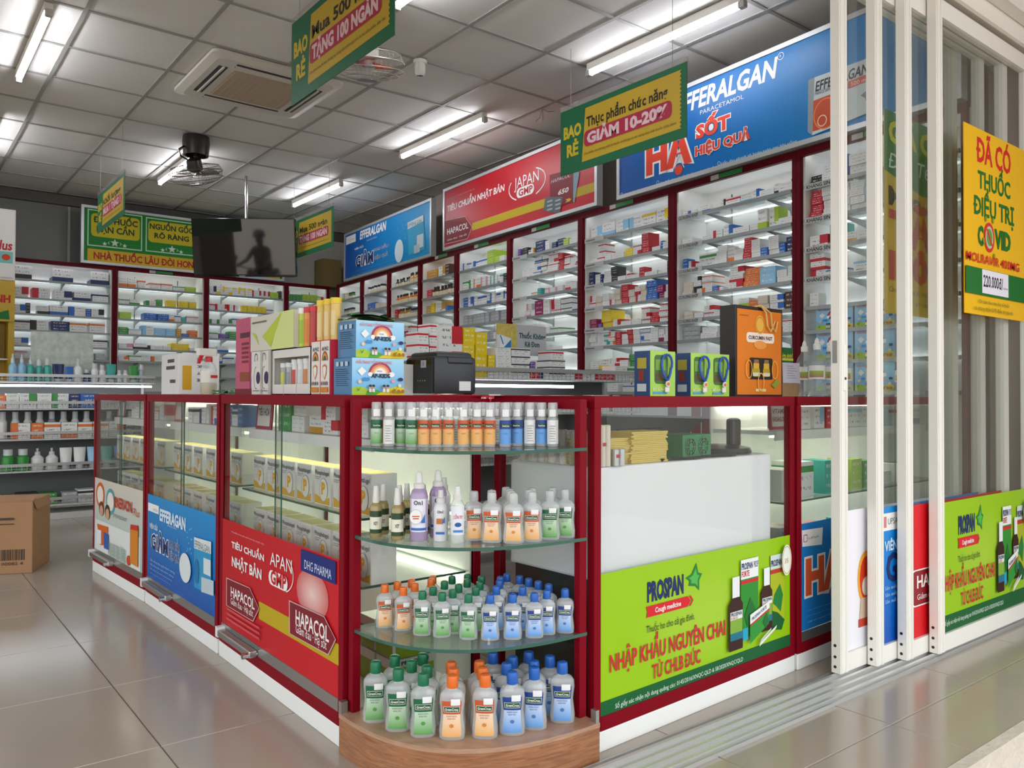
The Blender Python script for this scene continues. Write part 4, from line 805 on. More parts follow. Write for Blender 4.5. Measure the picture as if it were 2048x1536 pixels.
p.poly([z(375, 1090), z(432, 1100), z(430, 1370), z(372, 1335)], P('cf7f24')); p.poly([z(378, 1055), z(430, 1065), z(432, 1105), z(375, 1090)], P('c03020')); p.disc(z(362, 1320), .03, .025, P('c0401f'))
for k in range(4): S(p, z, 'Bổ sung vitamin tăng sức đề kháng', (215, 1205+26*k), (340, 1230+26*k), P('6a8a88'), bold=0)
# long counter behind the doors
p = sticker(U5, M5, .03, .135, 1.47, .53, P('1478c0'), .001); z = Z(1568, 980, .2344)
def upsa(p, z):
    p.poly([z(150, 345), z(330, 318), z(322, 465), z(155, 485)], WH); S(p, z, 'UPSA', (207, 422), (297, 385), P('5a6068'), bold=0)
    p.rect(z(162, 450), z(198, 375), P('c9787c'), r=.006); p.rect(z(168, 440), z(192, 386), WH, r=.004)
upsa(p, z); S(p, z, 'HẠ', (180, 885), (500, 530), P('d4552c'), bold=.06, edge=WH, edge_w=.05)
for k, s in enumerate(('Sản xuất bởi UPSA-Pháp', 'Có thể pha với sữa hoặc nước trái cây', 'Hấp thu nhanh và hoàn toàn sau khi uống')): S(p, z, s, (197, 1028+48*k), ((450, 560, 600)[k], (945, 952, 985)[k]), P('d4e8f6'), bold=0)
# stickers on the sliding doors
def door_panel(k, x0, y0, m, z0=.083, z1=.588):
    s = MB().box(x0+.052, y0+.0122, z0, x0+.898, y0+.0138, z1).build('sticker', m, DOORS[k]); return Panel(s, Matrix.Identity(4), y0+.0122)
p = door_panel(0, 2.686, 1.53, P('e8e6ec')); c = (2.885, .33)
p.disc(c, .06, .10, P('e8a032'), px=False); p.disc(c, .045, .08, P('cc3a1c'), px=False); p.disc((2.885, .30), .03, .035, P('d8cfc0'), px=False); p.poly([(2.835, .17), (2.90, .17), (2.90, .26), (2.845, .26)], P('cdb49c'), px=False); p.poly([(2.83, .155), (2.90, .155), (2.90, .185), (2.83, .185)], P('c0402c'), px=False)
p.text('ENERVON', (3.0, .46), (3.5, .54), P('c0301c'), bold=.04, px=False)
p = door_panel(1, 2.868, 1.493, grad('blue_door_fade', '0a50b0', '128ad6', 2)); p.rect((2.935, .50), (3.06, .565), WH, px=False); p.rect((2.945, .512), (2.965, .553), P('c9787c'), px=False); p.text('UPSA', (2.975, .522), (3.05, .545), P('5a6068'), bold=0, px=False)
p.text('VIÊN SỦI', (2.95, .425), (3.12, .46), P('d4e8f6'), bold=.02, px=False); p.text('GIẢM', (2.965, .31), (3.25, .41), NAVY, bold=.03, px=False)
for k in range(3): p.text('Sản xuất bởi UPSA-Pháp', (2.95, .28-.025*k), (3.2, .293-.025*k), P('9cc8e8'), bold=0, px=False)
p = door_panel(2, 3.02, 1.457, P('d40f1c')); p.rect((3.075, .21), (3.09, .31), P('d8a024'), px=False)
p.rect((3.085, .20), (3.5, .34), WH, px=False, r=.02); p.rect((3.09, .205), (3.495, .335), P('8a1420'), px=False, r=.02); p.text('HAPACOL', (3.125, .27), (3.46, .315), WH, bold=.02, px=False); p.text('Giảm đau · Hạ sốt', (3.125, .225), (3.4, .245), WH, bold=0, px=False)
p = door_panel(3, 3.194, 1.42, MATS['lime_poster_fade']); prospan_items(p, lambda u, v: (3.246+(u*1.03-.03)*.846 if u > .029 else 3.246, .083+v*.505))
# posters on the doors
ps = thing('poster', 'yellow COVID medicine price poster with green and red lettering on the door glass', 'poster', (3.43, 1.418, 1.34)); b = MB().box(0, 0, 0, .62, .003, .772).build('sheet', P('efb90c', .3), ps)
p = Panel(b, frame((3.43, 1.418, 1.34), 0), 0); z = Z(1600, 200, .21875); RD = P('d01820'); GR = P('0c6a24')
S(p, z, 'ĐÃ CÓ', (1612, 550), (1925, 485), RD, bold=.025); S(p, z, 'THUỐC', (1625, 795), (1920, 765), GR, bold=.025); S(p, z, 'ĐIỀU TRỊ', (1585, 1030), (1953, 1002), GR, bold=.025)
z = Z(1740, 440, .1504)
S(p, z, 'C', (1430, 315), (1505, 105), GR, bold=.05); S(p, z, 'VID', (1652, 360), (1865, 200), GR, bold=.05)
c = p.at(*z(1580, 235)); p.disc(c, .052, .063, P('d0282c'), px=False); p.disc(c, .038, .048, P('b9c0a0'), px=False); p.disc(c, .028, .036, P('5f9a3a'), px=False); p.poly([(c[0]-.03, c[1]+.03), (c[0]-.018, c[1]+.036), (c[0]+.03, c[1]-.03), (c[0]+.018, c[1]-.036)], P('d0282c'), px=False)
for dx, dz in ((-.035, .075), (.035, .075), (.045, -.075), (-.06, -.02)): p.disc((c[0]+dx, c[1]+dz), .009, .013, P('7f9a1c'), px=False)
S(p, z, 'MOLRAVIR 400MG', (1268, 522), (1972, 590), RD, bold=.015)
q = p.at(*z(1230, 955))[1]; p.rect((0, q), (.62, p.at(*z(1230, 592))[1]), P('0c6a24'), px=False)
p.rect(z(1475, 970), z(1822, 735), P('e6e2ec')); S(p, z, '220.000đ/', (1490, 880), (1750, 790), P('15151c'), bold=.02); S(p, z, 'hộp 20 viên', (1755, 925), (1812, 912), P('15151c'), bold=0)
S(p, z, 'Chỉ bán theo toa bác sĩ hoặc', (1428, 1098), (1832, 1125), P('4a5a1c'), bold=0); S(p, z, 'có chứng nhận là F0 điều trị tại nhà', (1368, 1190), (1880, 1220), P('4a5a1c'), bold=0)
py_ = 1.569
a, b_ = on_y(1770, 640, py_), on_y(1912, 652, py_)
ps = thing('poster', 'green and yellow promotion poster inside the glass of the first door', 'poster', (a.x, py_, 1.33)); Wp = b_.x-a.x; Hp = .80
bb = MB().box(0, 0, 0, Wp, .003, Hp).build('sheet', P('d9b413', .3), ps); p = Panel(bb, frame((a.x, py_, 1.33), 0), 0)
p.poly([(0, .56), (Wp*.5, .50), (Wp, .53), (Wp, Hp), (0, Hp)], P('1c7a30'), px=False)
p.text('GIÁ CAO', (.03, .68), (Wp-.03, .76), P('d8cf2c'), bold=.05, px=False); p.text('Đón Tết vui', (.03, .575), (Wp-.03, .635), P('dfe8dc'), bold=0, px=False, shear=.2)
p.text('Mua 500', (.03, .43), (Wp-.03, .50), P('3a2a10'), bold=.03, px=False); p.text('TẶN', (.03, .28), (Wp-.03, .40), P('c43a1c'), bold=.06, px=False); p.text('100 N', (.03, .14), (Wp-.03, .24), P('c43a1c'), bold=.06, px=False)
p.text('Cho đơn mua lẻ này, không áp dụng', (.03, .085), (Wp-.03, .105), P('6a5a1c'), bold=0, px=False); p.text('giá sốc và các sản phẩm', (.1, .04), (Wp-.06, .06), P('6a5a1c'), bold=0, px=False)
# ================================================================ BOTTLES ON THE CORNER DISPLAY
CLEAR = glassy('clear_sanitizer', 'f4f6f6', 1.42, .30, 'f0f2f2', .03); CLCAP = glassy('clear_cap', 'f2f2f2', 1.4, .42, 'dedfdf', .05)
AMBER = glassy('amber_liquid', 'd9cfa8', 1.42, .55, 'c0ab74', .03); LILAC = glassy('lilac_liquid', 'cdbfd8', 1.42, .75, 'b7a0c4', .05)
def sup(a, b, n=28, e=2.6):
    q = []
    for i in range(n):
        t = 2*math.pi*i/n; c, s = math.cos(t), math.sin(t); q.append((a*math.copysign(abs(c)**(2/e), c), b*math.copysign(abs(s)**(2/e), s)))
    return q
def patch(fw, fd, H, v0, v1, half, off, mb=None, n=8, m=6, e=2.6, uc=0):
    """curved label lying on the front of a bottle"""
    mb = mb or MB(); vs = []
    for j in range(m+1):
        v = v0+(v1-v0)*j/m
        for i in range(n+1):
            u = uc-half+2*half*i/n; a, b = fw(v), fd(v); x = u*a; y = -b*max(0, 1-abs(u)**e)**(1/e)-off; vs.append((x, y, v*H))
    mb.add(vs, [(j*(n+1)+i, j*(n+1)+i+1, (j+1)*(n+1)+i+1, (j+1)*(n+1)+i) for j in range(m) for i in range(n)]); return mb
def interp(tab):
    def f(v):
        for (a, x), (b, y) in zip(tab, tab[1:]):
            if v <= b: return x+(y-x)*(v-a)/(b-a)
        return tab[-1][1]
    return f
SHADE = {'green': ('0f6b46', '17603a', '5f9c50', 'dfe9dc'), 'orange': ('dd6a1f', 'c2562c', 'e0a862', 'efe2d4'), 'blue': ('1d5cb0', '1f3f86', '5f97d6', 'dde6f2')}
def flip_bottle(H, shade, capclear=False):
    cap, badge, lo, hi = SHADE[shade]; t = thing('sanitizer_bottle', 'x', 'bottle')
    T = [(0, .185), (.02, .205), (.14, .212), (.40, .182), (.60, .208), (.70, .197), (.76, .15), (.79, .085), (.81, .075)]
    fw = interp([(v, r*H) for v, r in T]); fd = lambda v: fw(v)*.62
    mb = MB(); mb.loft([[(x, y, v*H) for x, y in sup(fw(v), max(fd(v), min(.075*H, fw(v))))] for v in (0, .02, .08, .14, .27, .40, .5, .60, .66, .70, .73, .76, .78, .79, .81)]); mb.build('body', CLEAR, t, True)
    cm_ = CLCAP if capclear else mat('cap_'+shade, cap, .35)
    MB().lathe([(.088*H, .80*H), (.092*H, .82*H), (.09*H, .95*H), (.08*H, .985*H), (.05*H, 1.0*H)], 18).build('cap', cm_, t, True)
    lb = patch(fw, fd, H, .06, .60, .72, .0006).build('label', grad('label_fade_'+shade, lo, hi, 2), t, True)
    patch(fw, fd, H, .41, .62, .76, .0010).build('badge', mat('badge_'+shade, badge, .4), t, True)
    patch(fw, fd, H, .445, .535, .66, .0013).build('emblem', mat('emblem_rim', 'cfd6c8', .4), t, True); patch(fw, fd, H, .453, .527, .62, .0016).build('emblem', mat('emblem_green', '0d4a2c', .4), t, True)
    pn = Panel(t, Matrix.Identity(4), -fd(.5)-.0008); w = fw(.5)
    pn.text('GreenCross', (-w*.54, .472*H), (w*.54, .512*H), P('e8ead8'), bold=.02, px=False)
    pn = Panel(t, Matrix.Identity(4), -fd(.33)-.0014); ink = P({'green': '44704a', 'orange': 'a8552c', 'blue': '34548c'}[shade])
    pn.text('DUNG DỊCH', (-w*.42, .375*H), (w*.42, .395*H), ink, bold=.01, px=False); pn.text('RỬA TAY', (-w*.32, .335*H), (w*.32, .355*H), ink, bold=.01, px=False)
    pn.disc((0, .235*H), .035*H, .03*H, P({'green': '4f9440', 'orange': 'd2802c', 'blue': '4a74b0'}[shade]), px=False, seg=12)
    patch(fw, fd, H, .555, .655, .36, .002, uc=.3).build('price_tag', mat('price_paper', 'e6e4e4', .5), t)
    return t
def spray_bottle(shade, H=.124):
    t = thing('spray_bottle', 'x', 'bottle'); r = .0165
    MB().lathe([(r*.92, 0), (r, .003), (r, .078), (r*.85, .084), (r*.45, .087)], 18).build('body', CLEAR, t, True)
    MB().lathe([(r*.5, .086), (r*.5, .1), (.004, .102), (.004, .116)], 12).build('pump', mat('pump_white', 'dcdcdc', .4), t, True)
    MB().lathe([(r*.88, .085), (r*.88, .118), (r*.8, H)], 16).build('overcap', CLCAP, t, True)
    fw = lambda v: r; fd = lambda v: r
    if shade == 'back':
        patch(fw, fd, H, .06, .6, .95, .0005, e=2).build('label', mat('plain_label', 'e2e2de', .5), t, True)
        pn = Panel(t, Matrix.Identity(4), -r-.001)
        for k in range(7): pn.rect((-.009, .015+.007*k), (.009-.002*(k % 3), .017+.007*k), P('9a9c98'), px=False)
    else:
        cap, badge, lo, hi = SHADE[shade]
        patch(fw, fd, H, .06, .6, .95, .0005, e=2).build('label', mat('spray_label_'+shade, lo, .4) if shade != 'green' else grad('label_fade_green', lo, hi), t, True)
        patch(fw, fd, H, .40, .6, .96, .0008, e=2).build('badge', mat('badge_'+shade), t, True); patch(fw, fd, H, .44, .52, .7, .0011, e=2).build('emblem', mat('emblem_green'), t, True)
        pn = Panel(t, Matrix.Identity(4), -r-.0013); pn.text('GreenCross', (-.0095, .0565), (.0095, .061), P('e8ead8'), bold=.02, px=False); pn.text('RỬA TAY', (-.006, .036), (.006, .039), P('5a5040'), bold=0, px=False)
    patch(fw, fd, H, .68, .84, .55, .001, e=2).build('price_tag', mat('price_paper'), t)
    return t
MASTER = {}
def put(key, maker, pos, label, group, face=None):
    if key not in MASTER: MASTER[key] = maker(); o = MASTER[key]
    else: o = copy_tree(MASTER[key])
    o.location = pos; d = Vector((pos[0], pos[1])); a = math.atan2(d.y, d.x)-math.pi/2
    o.rotation_euler = (0, 0, a+random.uniform(-.12, .12) if face is None else face); o['label'] = label; o['group'] = group
    return o
def spread(pts, rad, it=160, wl=None, wd=None, lim=0):
    if wl:                                             # flat bottles facing the shelf edge: wider than deep
        a, b = Vector((_r0.x, _r0.y)), Vector((-_r0.y, _r0.x)); e = wd/wl
        Q = [(Vector(p[:2]).dot(a)*e, Vector(p[:2]).dot(b)) for p in pts]; Q = [list(q) for q in Q]
        for _ in range(it):
            for i in range(len(Q)):
                for j in range(i):
                    dx, dy = Q[i][0]-Q[j][0], Q[i][1]-Q[j][1]; d = math.hypot(dx, dy) or 1e-4
                    if d < wd: k = (wd-d)/d/2; Q[i][0] += dx*k; Q[i][1] += dy*k; Q[j][0] -= dx*k; Q[j][1] -= dy*k
                w_ = a*(Q[i][0]/e)+b*Q[i][1]; x, y = (w_.x-CC[0])/(.498-rad-.012+lim), (w_.y-CC[1])/(.442-rad-.012+lim); q = (abs(x)**SE+abs(y)**SE)**(1/SE)
                if q > 1: w_ = Vector((CC[0]+x/q*(.498-rad-.012+lim), CC[1]+y/q*(.442-rad-.012+lim)))
                w_.x = min(w_.x, CC[0]-rad-.03); w_.y = min(w_.y, CC[1]-rad-.03); Q[i] = [w_.dot(a)*e, w_.dot(b)]
        return [a*(q[0]/e)+b*q[1] for q in Q]
    P_ = [list(p) for p in pts]
    for _ in range(it):
        for i in range(len(P_)):
            for j in range(i):
                dx, dy = P_[i][0]-P_[j][0], P_[i][1]-P_[j][1]; d = math.hypot(dx, dy) or 1e-4
                if d < 2*rad: k = (2*rad-d)/d/2; P_[i][0] += dx*k; P_[i][1] += dy*k; P_[j][0] -= dx*k; P_[j][1] -= dy*k
            x, y = (P_[i][0]-CC[0])/(.498-rad-.012), (P_[i][1]-CC[1])/(.442-rad-.012); q = (abs(x)**SE+abs(y)**SE)**(1/SE)
            if q > 1: P_[i][0] = CC[0]+x/q*(.498-rad-.012); P_[i][1] = CC[1]+y/q*(.442-rad-.012)
            P_[i][0] = min(P_[i][0], CC[0]-rad-.032); P_[i][1] = min(P_[i][1], CC[1]-rad-.03)
    return P_
z1 = Z(680, 1130, .26367); z2 = Z(680, 780, .26367)
def caps(lst, zc): return [on_z(*z1(*q), zc)[:2] for q in lst]
# wooden base: tall bottles
zb = .1125; H = .163
G = [(253, 775), (422, 835), (628, 865), (415, 725), (550, 765), (628, 710), (705, 800)]; O = [(830, 895), (1100, 870), (862, 825), (868, 792), (1080, 815), (1074, 788)]
B = [(1400, 865), (1638, 805), (1215, 715), (1300, 745), (1320, 785), (1365, 822), (1445, 710), (1495, 745), (1545, 780)]
pp = spread(caps(G+O+B, zb+H*.9), .026, wl=.078, wd=.053, lim=.02)
for i, q in enumerate(pp):
    sh = 'green' if i < len(G) else ('orange' if i < len(G)+len(O) else 'blue'); front = i in (0, 1, 2, 7, 8, 13, 14)
    put('tall_'+sh, lambda sh=sh: flip_bottle(.163, sh), (q[0], q[1], zb), 'tall sanitizer bottle with %s flip cap %s the wooden base' % (sh, 'at the rounded edge of' if front else 'in the back rows on'), 'tall %s capped bottles on the wooden base' % sh)
# lowest glass shelf: small bottles
zb = .3455; H = .121
G = [(625, 225), (780, 235), (975, 250), (705, 195), (765, 145), (815, 110), (850, 215), (900, 175), (965, 135), (985, 100), (1060, 155), (1030, 195), (1070, 110)]
O = [(340, 175), (480, 195), (440, 150), (555, 125), (560, 165), (675, 100), (670, 130)]
B = [(1140, 255), (1310, 250), (1478, 240), (1625, 215), (1755, 195), (1185, 190), (1210, 145), (1205, 115), (1345, 95), (1385, 195), (1500, 115), (1555, 140), (1605, 170), (1410, 90)]
pp = spread(caps(G+O+B, zb+H*.9), .02, wl=.057, wd=.038)
for i, q in enumerate(pp):
    sh = 'green' if i < 13 else ('orange' if i < 20 else 'blue'); front = i in (0, 1, 2, 13, 14, 20, 21, 22, 23, 24)
    put('small_'+sh, lambda sh=sh: flip_bottle(.121, sh), (q[0], q[1], zb), 'small sanitizer bottle with %s flip cap %s the lowest glass shelf' % (sh, 'along the curved edge of' if front else 'in the back rows on'), 'small %s capped bottles on the lowest glass shelf' % sh)
# middle glass shelf
zb = .6075; H = .134; items = []
for k, (x, y) in enumerate(((1010, 1155), (1175, 1155), (1335, 1155), (1495, 1150), (1645, 1120), (1780, 1120))): items.append(('clear_orange' if k < 4 else 'clear_green', on_z(*z2(x, y-12), zb), True))
for k, (x, y) in enumerate(((1160, 795), (1270, 765), (1265, 805), (1385, 780), (1510, 780), (1580, 795), (1715, 810))): items.append(('clear_orange' if k < 4 else 'clear_green', on_z(*z2(x, y), zb+H*.92), False))
amb = [(232, 1088), (295, 1098), (378, 1108), (470, 1122)]
for x, y in amb: items.append(('amber', on_z(*z2(x, y-8), zb), True))
for x, y in ((415, 760), (492, 755), (548, 765)): items.append(('amber', on_z(*z2(x, y), zb+.125), False))
items += [('lilac', on_z(*z2(622, 1128), zb), True), ('lilac', on_z(*z2(700, 640), zb+.172), False), ('pet', on_z(*z2(757, 1140), zb), True), ('alcohol', on_z(*z2(877, 1145), zb), True), ('alcohol', on_z(*z2(790, 690), zb+.14), False)]
pp = spread([i[1][:2] for i in items], .022, wl=.06, wd=.046)
def amber_spray():
    t = thing('spray_bottle', 'x', 'bottle'); r = .017
    MB().lathe([(r*.9, 0), (r, .003), (r, .082), (r*.7, .092), (r*.5, .095)], 18).build('body', AMBER, t, True)
    MB().lathe([(r*.56, .094), (r*.6, .104), (r*.5, .118), (r*.38, .14)], 14).build('spray_cap', mat('milky_cap', 'd4d2cc', .35), t, True)
    fw = lambda v: r
    patch(fw, fw, .14, .08, .50, .95, .0005, e=2).build('label', mat('herbal_label', 'dedcc8', .5), t, True); patch(fw, fw, .14, .40, .52, .96, .0008, e=2).build('label_band', mat('herbal_green', '24401f', .5), t, True); patch(fw, fw, .14, .08, .16, .96, .0008, e=2).build('label_band', mat('herbal_green'), t, True)
    pn = Panel(t, Matrix.Identity(4), -r-.001); pn.text('XỊT', (-.006, .035), (.006, .043), P('2a3a22'), bold=.02, px=False)
    return t
def lilac_spray():
    t = thing('spray_bottle', 'x', 'bottle'); r = .0245
    MB().lathe([(r*.94, 0), (r, .004), (r, .118), (r*.8, .135), (r*.55, .141)], 22).build('body', LILAC, t, True)
    MB().lathe([(r*.6, .14), (r*.62, .152), (.010, .156), (.009, .178), (.006, .184)], 16).build('spray_cap', mat('milky_cap'), t, True)
    fw = lambda v: r
    patch(fw, fw, .18, .14, .63, .95, .0006, e=2).build('label', mat('on_label', 'e2e0e8', .5), t, True); patch(fw, fw, .18, .16, .20, .96, .0009, e=2).build('label_band', mat('on_blue', '2f6ab4', .5), t, True)
    pn = Panel(t, Matrix.Identity(4), -r-.001); pn.text('On1', (-.012, .098), (.012, .109), P('22222c'), bold=.02, px=False); pn.disc((-.006, .066), .017, .02, P('e8e6e4'), px=False); pn.ring((-.006, .066), .017, .02, .0012, P('b9b4b4'), px=False); pn.rect((-.016, .066), (.004, .069), P('c0603a'), px=False); pn.rect((-.014, .060), (.002, .063), P('c0603a'), px=False); pn.poly([(.008, .05), (.019, .05), (.019, .075)], P('2f6ab4'), px=False)
    return t
def pet_spray():
    t = thing('spray_bottle', 'x', 'bottle'); r = .0195
    MB().lathe([(r*.94, 0), (r, .003), (r, .088), (r*.75, .10), (r*.5, .103)], 20).build('body', mat('white_bottle', 'd9d8da', .35), t, True)
    MB().lathe([(r*.62, .102), (r*.64, .114), (.008, .117), (.007, .136)], 14).build('spray_cap', mat('milky_cap'), t, True)
    pn = Panel(t, Matrix.Identity(4), -r-.0006); pn.text('On1', (-.008, .076), (.008, .083), P('22222c'), bold=.02, px=False); pn.rect((-.010, .047), (.008, .062), P('b8703a'), px=False); pn.poly([(.004, .05), (.013, .05), (.013, .068)], P('2f6ab4'), px=False); pn.rect((-.012, .02), (.012, .026), P('2f6ab4'), px=False)
    return t
def alcohol_spray():
    t = thing('spray_bottle', 'x', 'bottle'); r = .0195
    MB().lathe([(r*.94, 0), (r, .003), (r, .098), (r*.7, .112), (r*.5, .115)], 20).build('body', CLEAR, t, True)
    MB().lathe([(r*.6, .114), (r*.62, .126), (.009, .13), (.007, .15)], 14).build('spray_cap', mat('milky_cap'), t, True)
    fw = lambda v: r
    patch(fw, fw, .15, .15, .66, .9, .0005, e=2).build('label', mat('alcohol_label', 'dfe0e6', .5), t, True)
    pn = Panel(t, Matrix.Identity(4), -r-.0008); pn.text('CỒN 70°', (-.013, .066), (.013, .074), P('c85a68'), bold=.02, px=False); pn.disc((0, .05), .009, .006, P('2a5a9c'), px=False); pn.rect((-.013, .03), (.013, .036), P('4a80b8'), px=False)
    return t
MK = {'clear_orange': (lambda: flip_bottle(.134, 'orange', True), 'clear capped sanitizer bottle with orange label'), 'clear_green': (lambda: flip_bottle(.134, 'green', True), 'clear capped sanitizer bottle with green label'),
      'amber': (amber_spray, 'amber herbal spray bottle with dark green label bands'), 'lilac': (lilac_spray, 'large lilac spray bottle with white label'), 'pet': (pet_spray, 'small white spray bottle with blue and brown print'), 'alcohol': (alcohol_spray, 'clear spray bottle of alcohol with blue badge')}
for (k, q0, fr), q in zip(items, pp):
    put('mid_'+k, MK[k][0], (q[0], q[1], zb), MK[k][1]+(' along the middle shelf edge' if fr else ' farther back on the middle shelf'), MK[k][1]+' group')
# top glass shelf: pump sprays
zb = .8565
row = [(275, 'green'), (375, 'back'), (462, 'green'), (545, 'green'), (632, 'orange'), (728, 'orange'), (820, 'orange'), (935, 'orange'), (1037, 'orange'), (1137, 'orange'), (1252, 'blue'), (1343, 'blue'), (1447, 'back'), (1538, 'blue'), (1640, 'back')]
pts = [on_z(*z2(x, 424+(6 if 500 < x < 1300 else 0)), zb)[:2] for x, s in row]
row2 = [(x+45, random.choice(('green', 'back', 'orange', 'orange', 'blue', 'back'))) for x, s in row[:-1]]
pts += [[c*1.028 for c in on_z(*z2(x, 424), zb)[:2]] for x, s in row2]
for (x, s), q, k in zip(row+row2, spread(pts, .0172), range(99)):
    nm = {'back': 'white back label'}.get(s, s+' label')
    put('pump_'+s, lambda s=s: spray_bottle(s), (q[0], q[1], zb), 'clear pump spray with %s %s the top glass shelf' % (nm, 'along the edge of' if k < len(row) else 'in the second row on'), 'pump sprays with %s on the top glass shelf' % nm)
# ================================================================ THINGS ON AND IN THE COUNTERS
gx = lambda px, Y: on_y(px, 790, Y).x
gy = lambda px, X: on_x(px, 790, X).y
def box_thing(name, label, cat, loc, deg, w, d, h, m, group=None, part='carton', c=.0015):
    t = thing(name, label, cat, loc, math.radians(deg), group); b = MB().cham(0, 0, 0, w, d, h, c).build(part, m, t); return t, b, frame(loc, deg)
KB = 'aed8f0'
def mask_box(loc, deg, w, d, h, label, group='blue children mask boxes with a rainbow'):
    t, b, M = box_thing('mask_box', label, 'box', loc, deg, w, d, h, mat('mask_box_blue', '4a7fa8', .35), group)
    I = Matrix.Identity(4); p = Panel(b, I, 0); f = lambda u, v: (u*w, v*h)
    R = lambda a, c, m: p.rect(f(*a), f(*c), P(m), px=False)
    p.rect(f(0, 0), f(1, 1), grad('mask_sky', '5fb0e2', 'a9d8f2', 2), px=False)
    p.poly([f(0, 0), f(.35, 0), f(.3, .16), f(.15, .24), f(0, .2)], P('a9c83a'), px=False); p.poly([f(.25, 0), f(.6, 0), f(.5, .14), f(.38, .17), f(.28, .1)], P('5aa83c'), px=False); p.poly([f(.45, 0), f(1, 0), f(1, .2), f(.85, .24), f(.65, .16)], P('e6cf2c'), px=False)
    for k, (r, c) in enumerate(((.25, 'a83a50'), (.205, 'e08a70'), (.16, 'f0c07a'), (.12, 'f2f2f0'))): p.disc(f(.53, .58), r*w*.9, r*h*1.25, P(c), px=False, a0=0, a1=180, seg=16)
    p.disc(f(.34, .56), .05*w, .06*h, P('f2f2f0'), px=False); p.disc(f(.75, .56), .06*w, .07*h, P('f2f2f0'), px=False)
    p.text('AP-KIDS', f(.35, .47), f(.72, .575), P('24304a'), bold=.04, px=False); p.text('KHẨU TRANG Y TẾ TRẺ EM AN PHÚC', f(.07, .85), f(.75, .92), P('d88a9a'), bold=.03, px=False)
    p.text('Nhật', f(.46, .63), f(.56, .67), P('5a5a64'), bold=0, px=False)
    p.poly([f(.17, .52), f(.26, .64), f(.17, .76), f(.09, .64)], P('eef0f0'), px=False)
    for u, v in ((.14, .64), (.18, .69), (.19, .60), (.21, .65)): p.disc(f(u, v), .012*w, .02*h, P('8a4a50'), px=False, seg=8, n=9)
    p.disc(f(.92, .43), .05*w, .05*h, P('2a2f66'), px=False)
    for u, v, c in ((.13, .36, 'f0c9a0'), (.9, .26, 'e9dfb0'), (.77, .38, 'e8a0b4'), (.22, .43, '3f8fd0'), (.28, .43, '3f8fd0')): p.disc(f(u, v), .035*w, .05*h, P(c), px=False, seg=10)
    for u in (.10, .80): p.poly([f(u, .1), f(u-.04, .22), f(u, .15), f(u+.05, .23)], P('2f8a3c'), px=False)
    for u in (.32, .38, .58, .65): p.disc(f(u, .22), .03*w, .05*h, P('caa08a'), px=False, seg=10); p.disc(f(u, .25), .03*w, .035*h, P('3a2a2a'), px=False, seg=10); p.rect(f(u-.025, .08), f(u+.025, .17), P('e6e0d8'), px=False)
    for u in (.76, .86, .94): p.disc(f(u, .1), .035*w, .055*h, P('a86a2a'), px=False, seg=10)
    # side print
    s = Panel(b, Matrix.Rotation(-math.pi/2, 4, 'Z'), 0)
    for k in range(9):
        o = s.rect((-d*.85, h*(.25+.055*k)), (-d*(.15+.05*(k % 3)), h*(.265+.055*k)), P('24425c'), px=False); o.rotation_euler = (0, 0, -math.pi/2)
    for k in range(3): o = s.rect((-d*(.8-.25*k), h*.78), (-d*(.65-.25*k), h*.9), P('b8c4cc'), px=False); o.rotation_euler = (0, 0, -math.pi/2)
    return t
X0 = gx(710, 2.125); W_ = gx(806, 2.125)-X0
mask_box((X0-.012, 2.122, 1.0), 0, W_+.012, .12, .109, 'blue rainbow children mask box under another beside the black printer')
mask_box((X0, 2.122, 1.11), 0, W_, .118, .109, 'blue rainbow children mask box lying on top of another')
# crumpled green pack on the mask boxes
def leafy(name, label, loc, n, a, seed, m, spreadxy=(.1, .05), z=.012):
    r = random.Random(seed); mb = MB()
    for k in range(n):
        ang = r.uniform(-.4, .4)+(math.pi if r.random() < .3 else 0); L, Wd = a*r.uniform(.7, 1.1), a*.35*r.uniform(.7, 1.2); cx, cy = r.uniform(-spreadxy[0], spreadxy[0]), r.uniform(-spreadxy[1], spreadxy[1]); zz = .001+z*k/n
        ring = []
        for i in range(9):
            t_ = i/8; wv = Wd*math.sin(math.pi*t_)+.004; x = L*(t_-.5); h_ = zz+.012*math.sin(3*t_+k)**2
            ring.append([(cx+x*math.cos(ang)-s*wv*math.sin(ang), cy+x*math.sin(ang)+s*wv*math.cos(ang), h_+.004*(s == 0)) for s in (-1, 0, 1)])
        b0 = len(mb.v); mb.v += [q for rr_ in ring for q in rr_]
        for i in range(8):
            for j in range(2): mb.f.append((b0+i*3+j, b0+i*3+j+1, b0+(i+1)*3+j+1, b0+(i+1)*3+j)); mb.m.append(0)
    o = mb.build(name, m); o.location = loc; return tag(o, label, 'packet')
GLF = mat('green_foil', '2a7a3a', .25, .2, var=.3, vscale=30)
o = leafy('foil_packet', 'crumpled green foil packet lying on the blue mask boxes', (X0+.08, 2.18, 1.22), 3, .2, 4, GLF, (.02, .02)); 
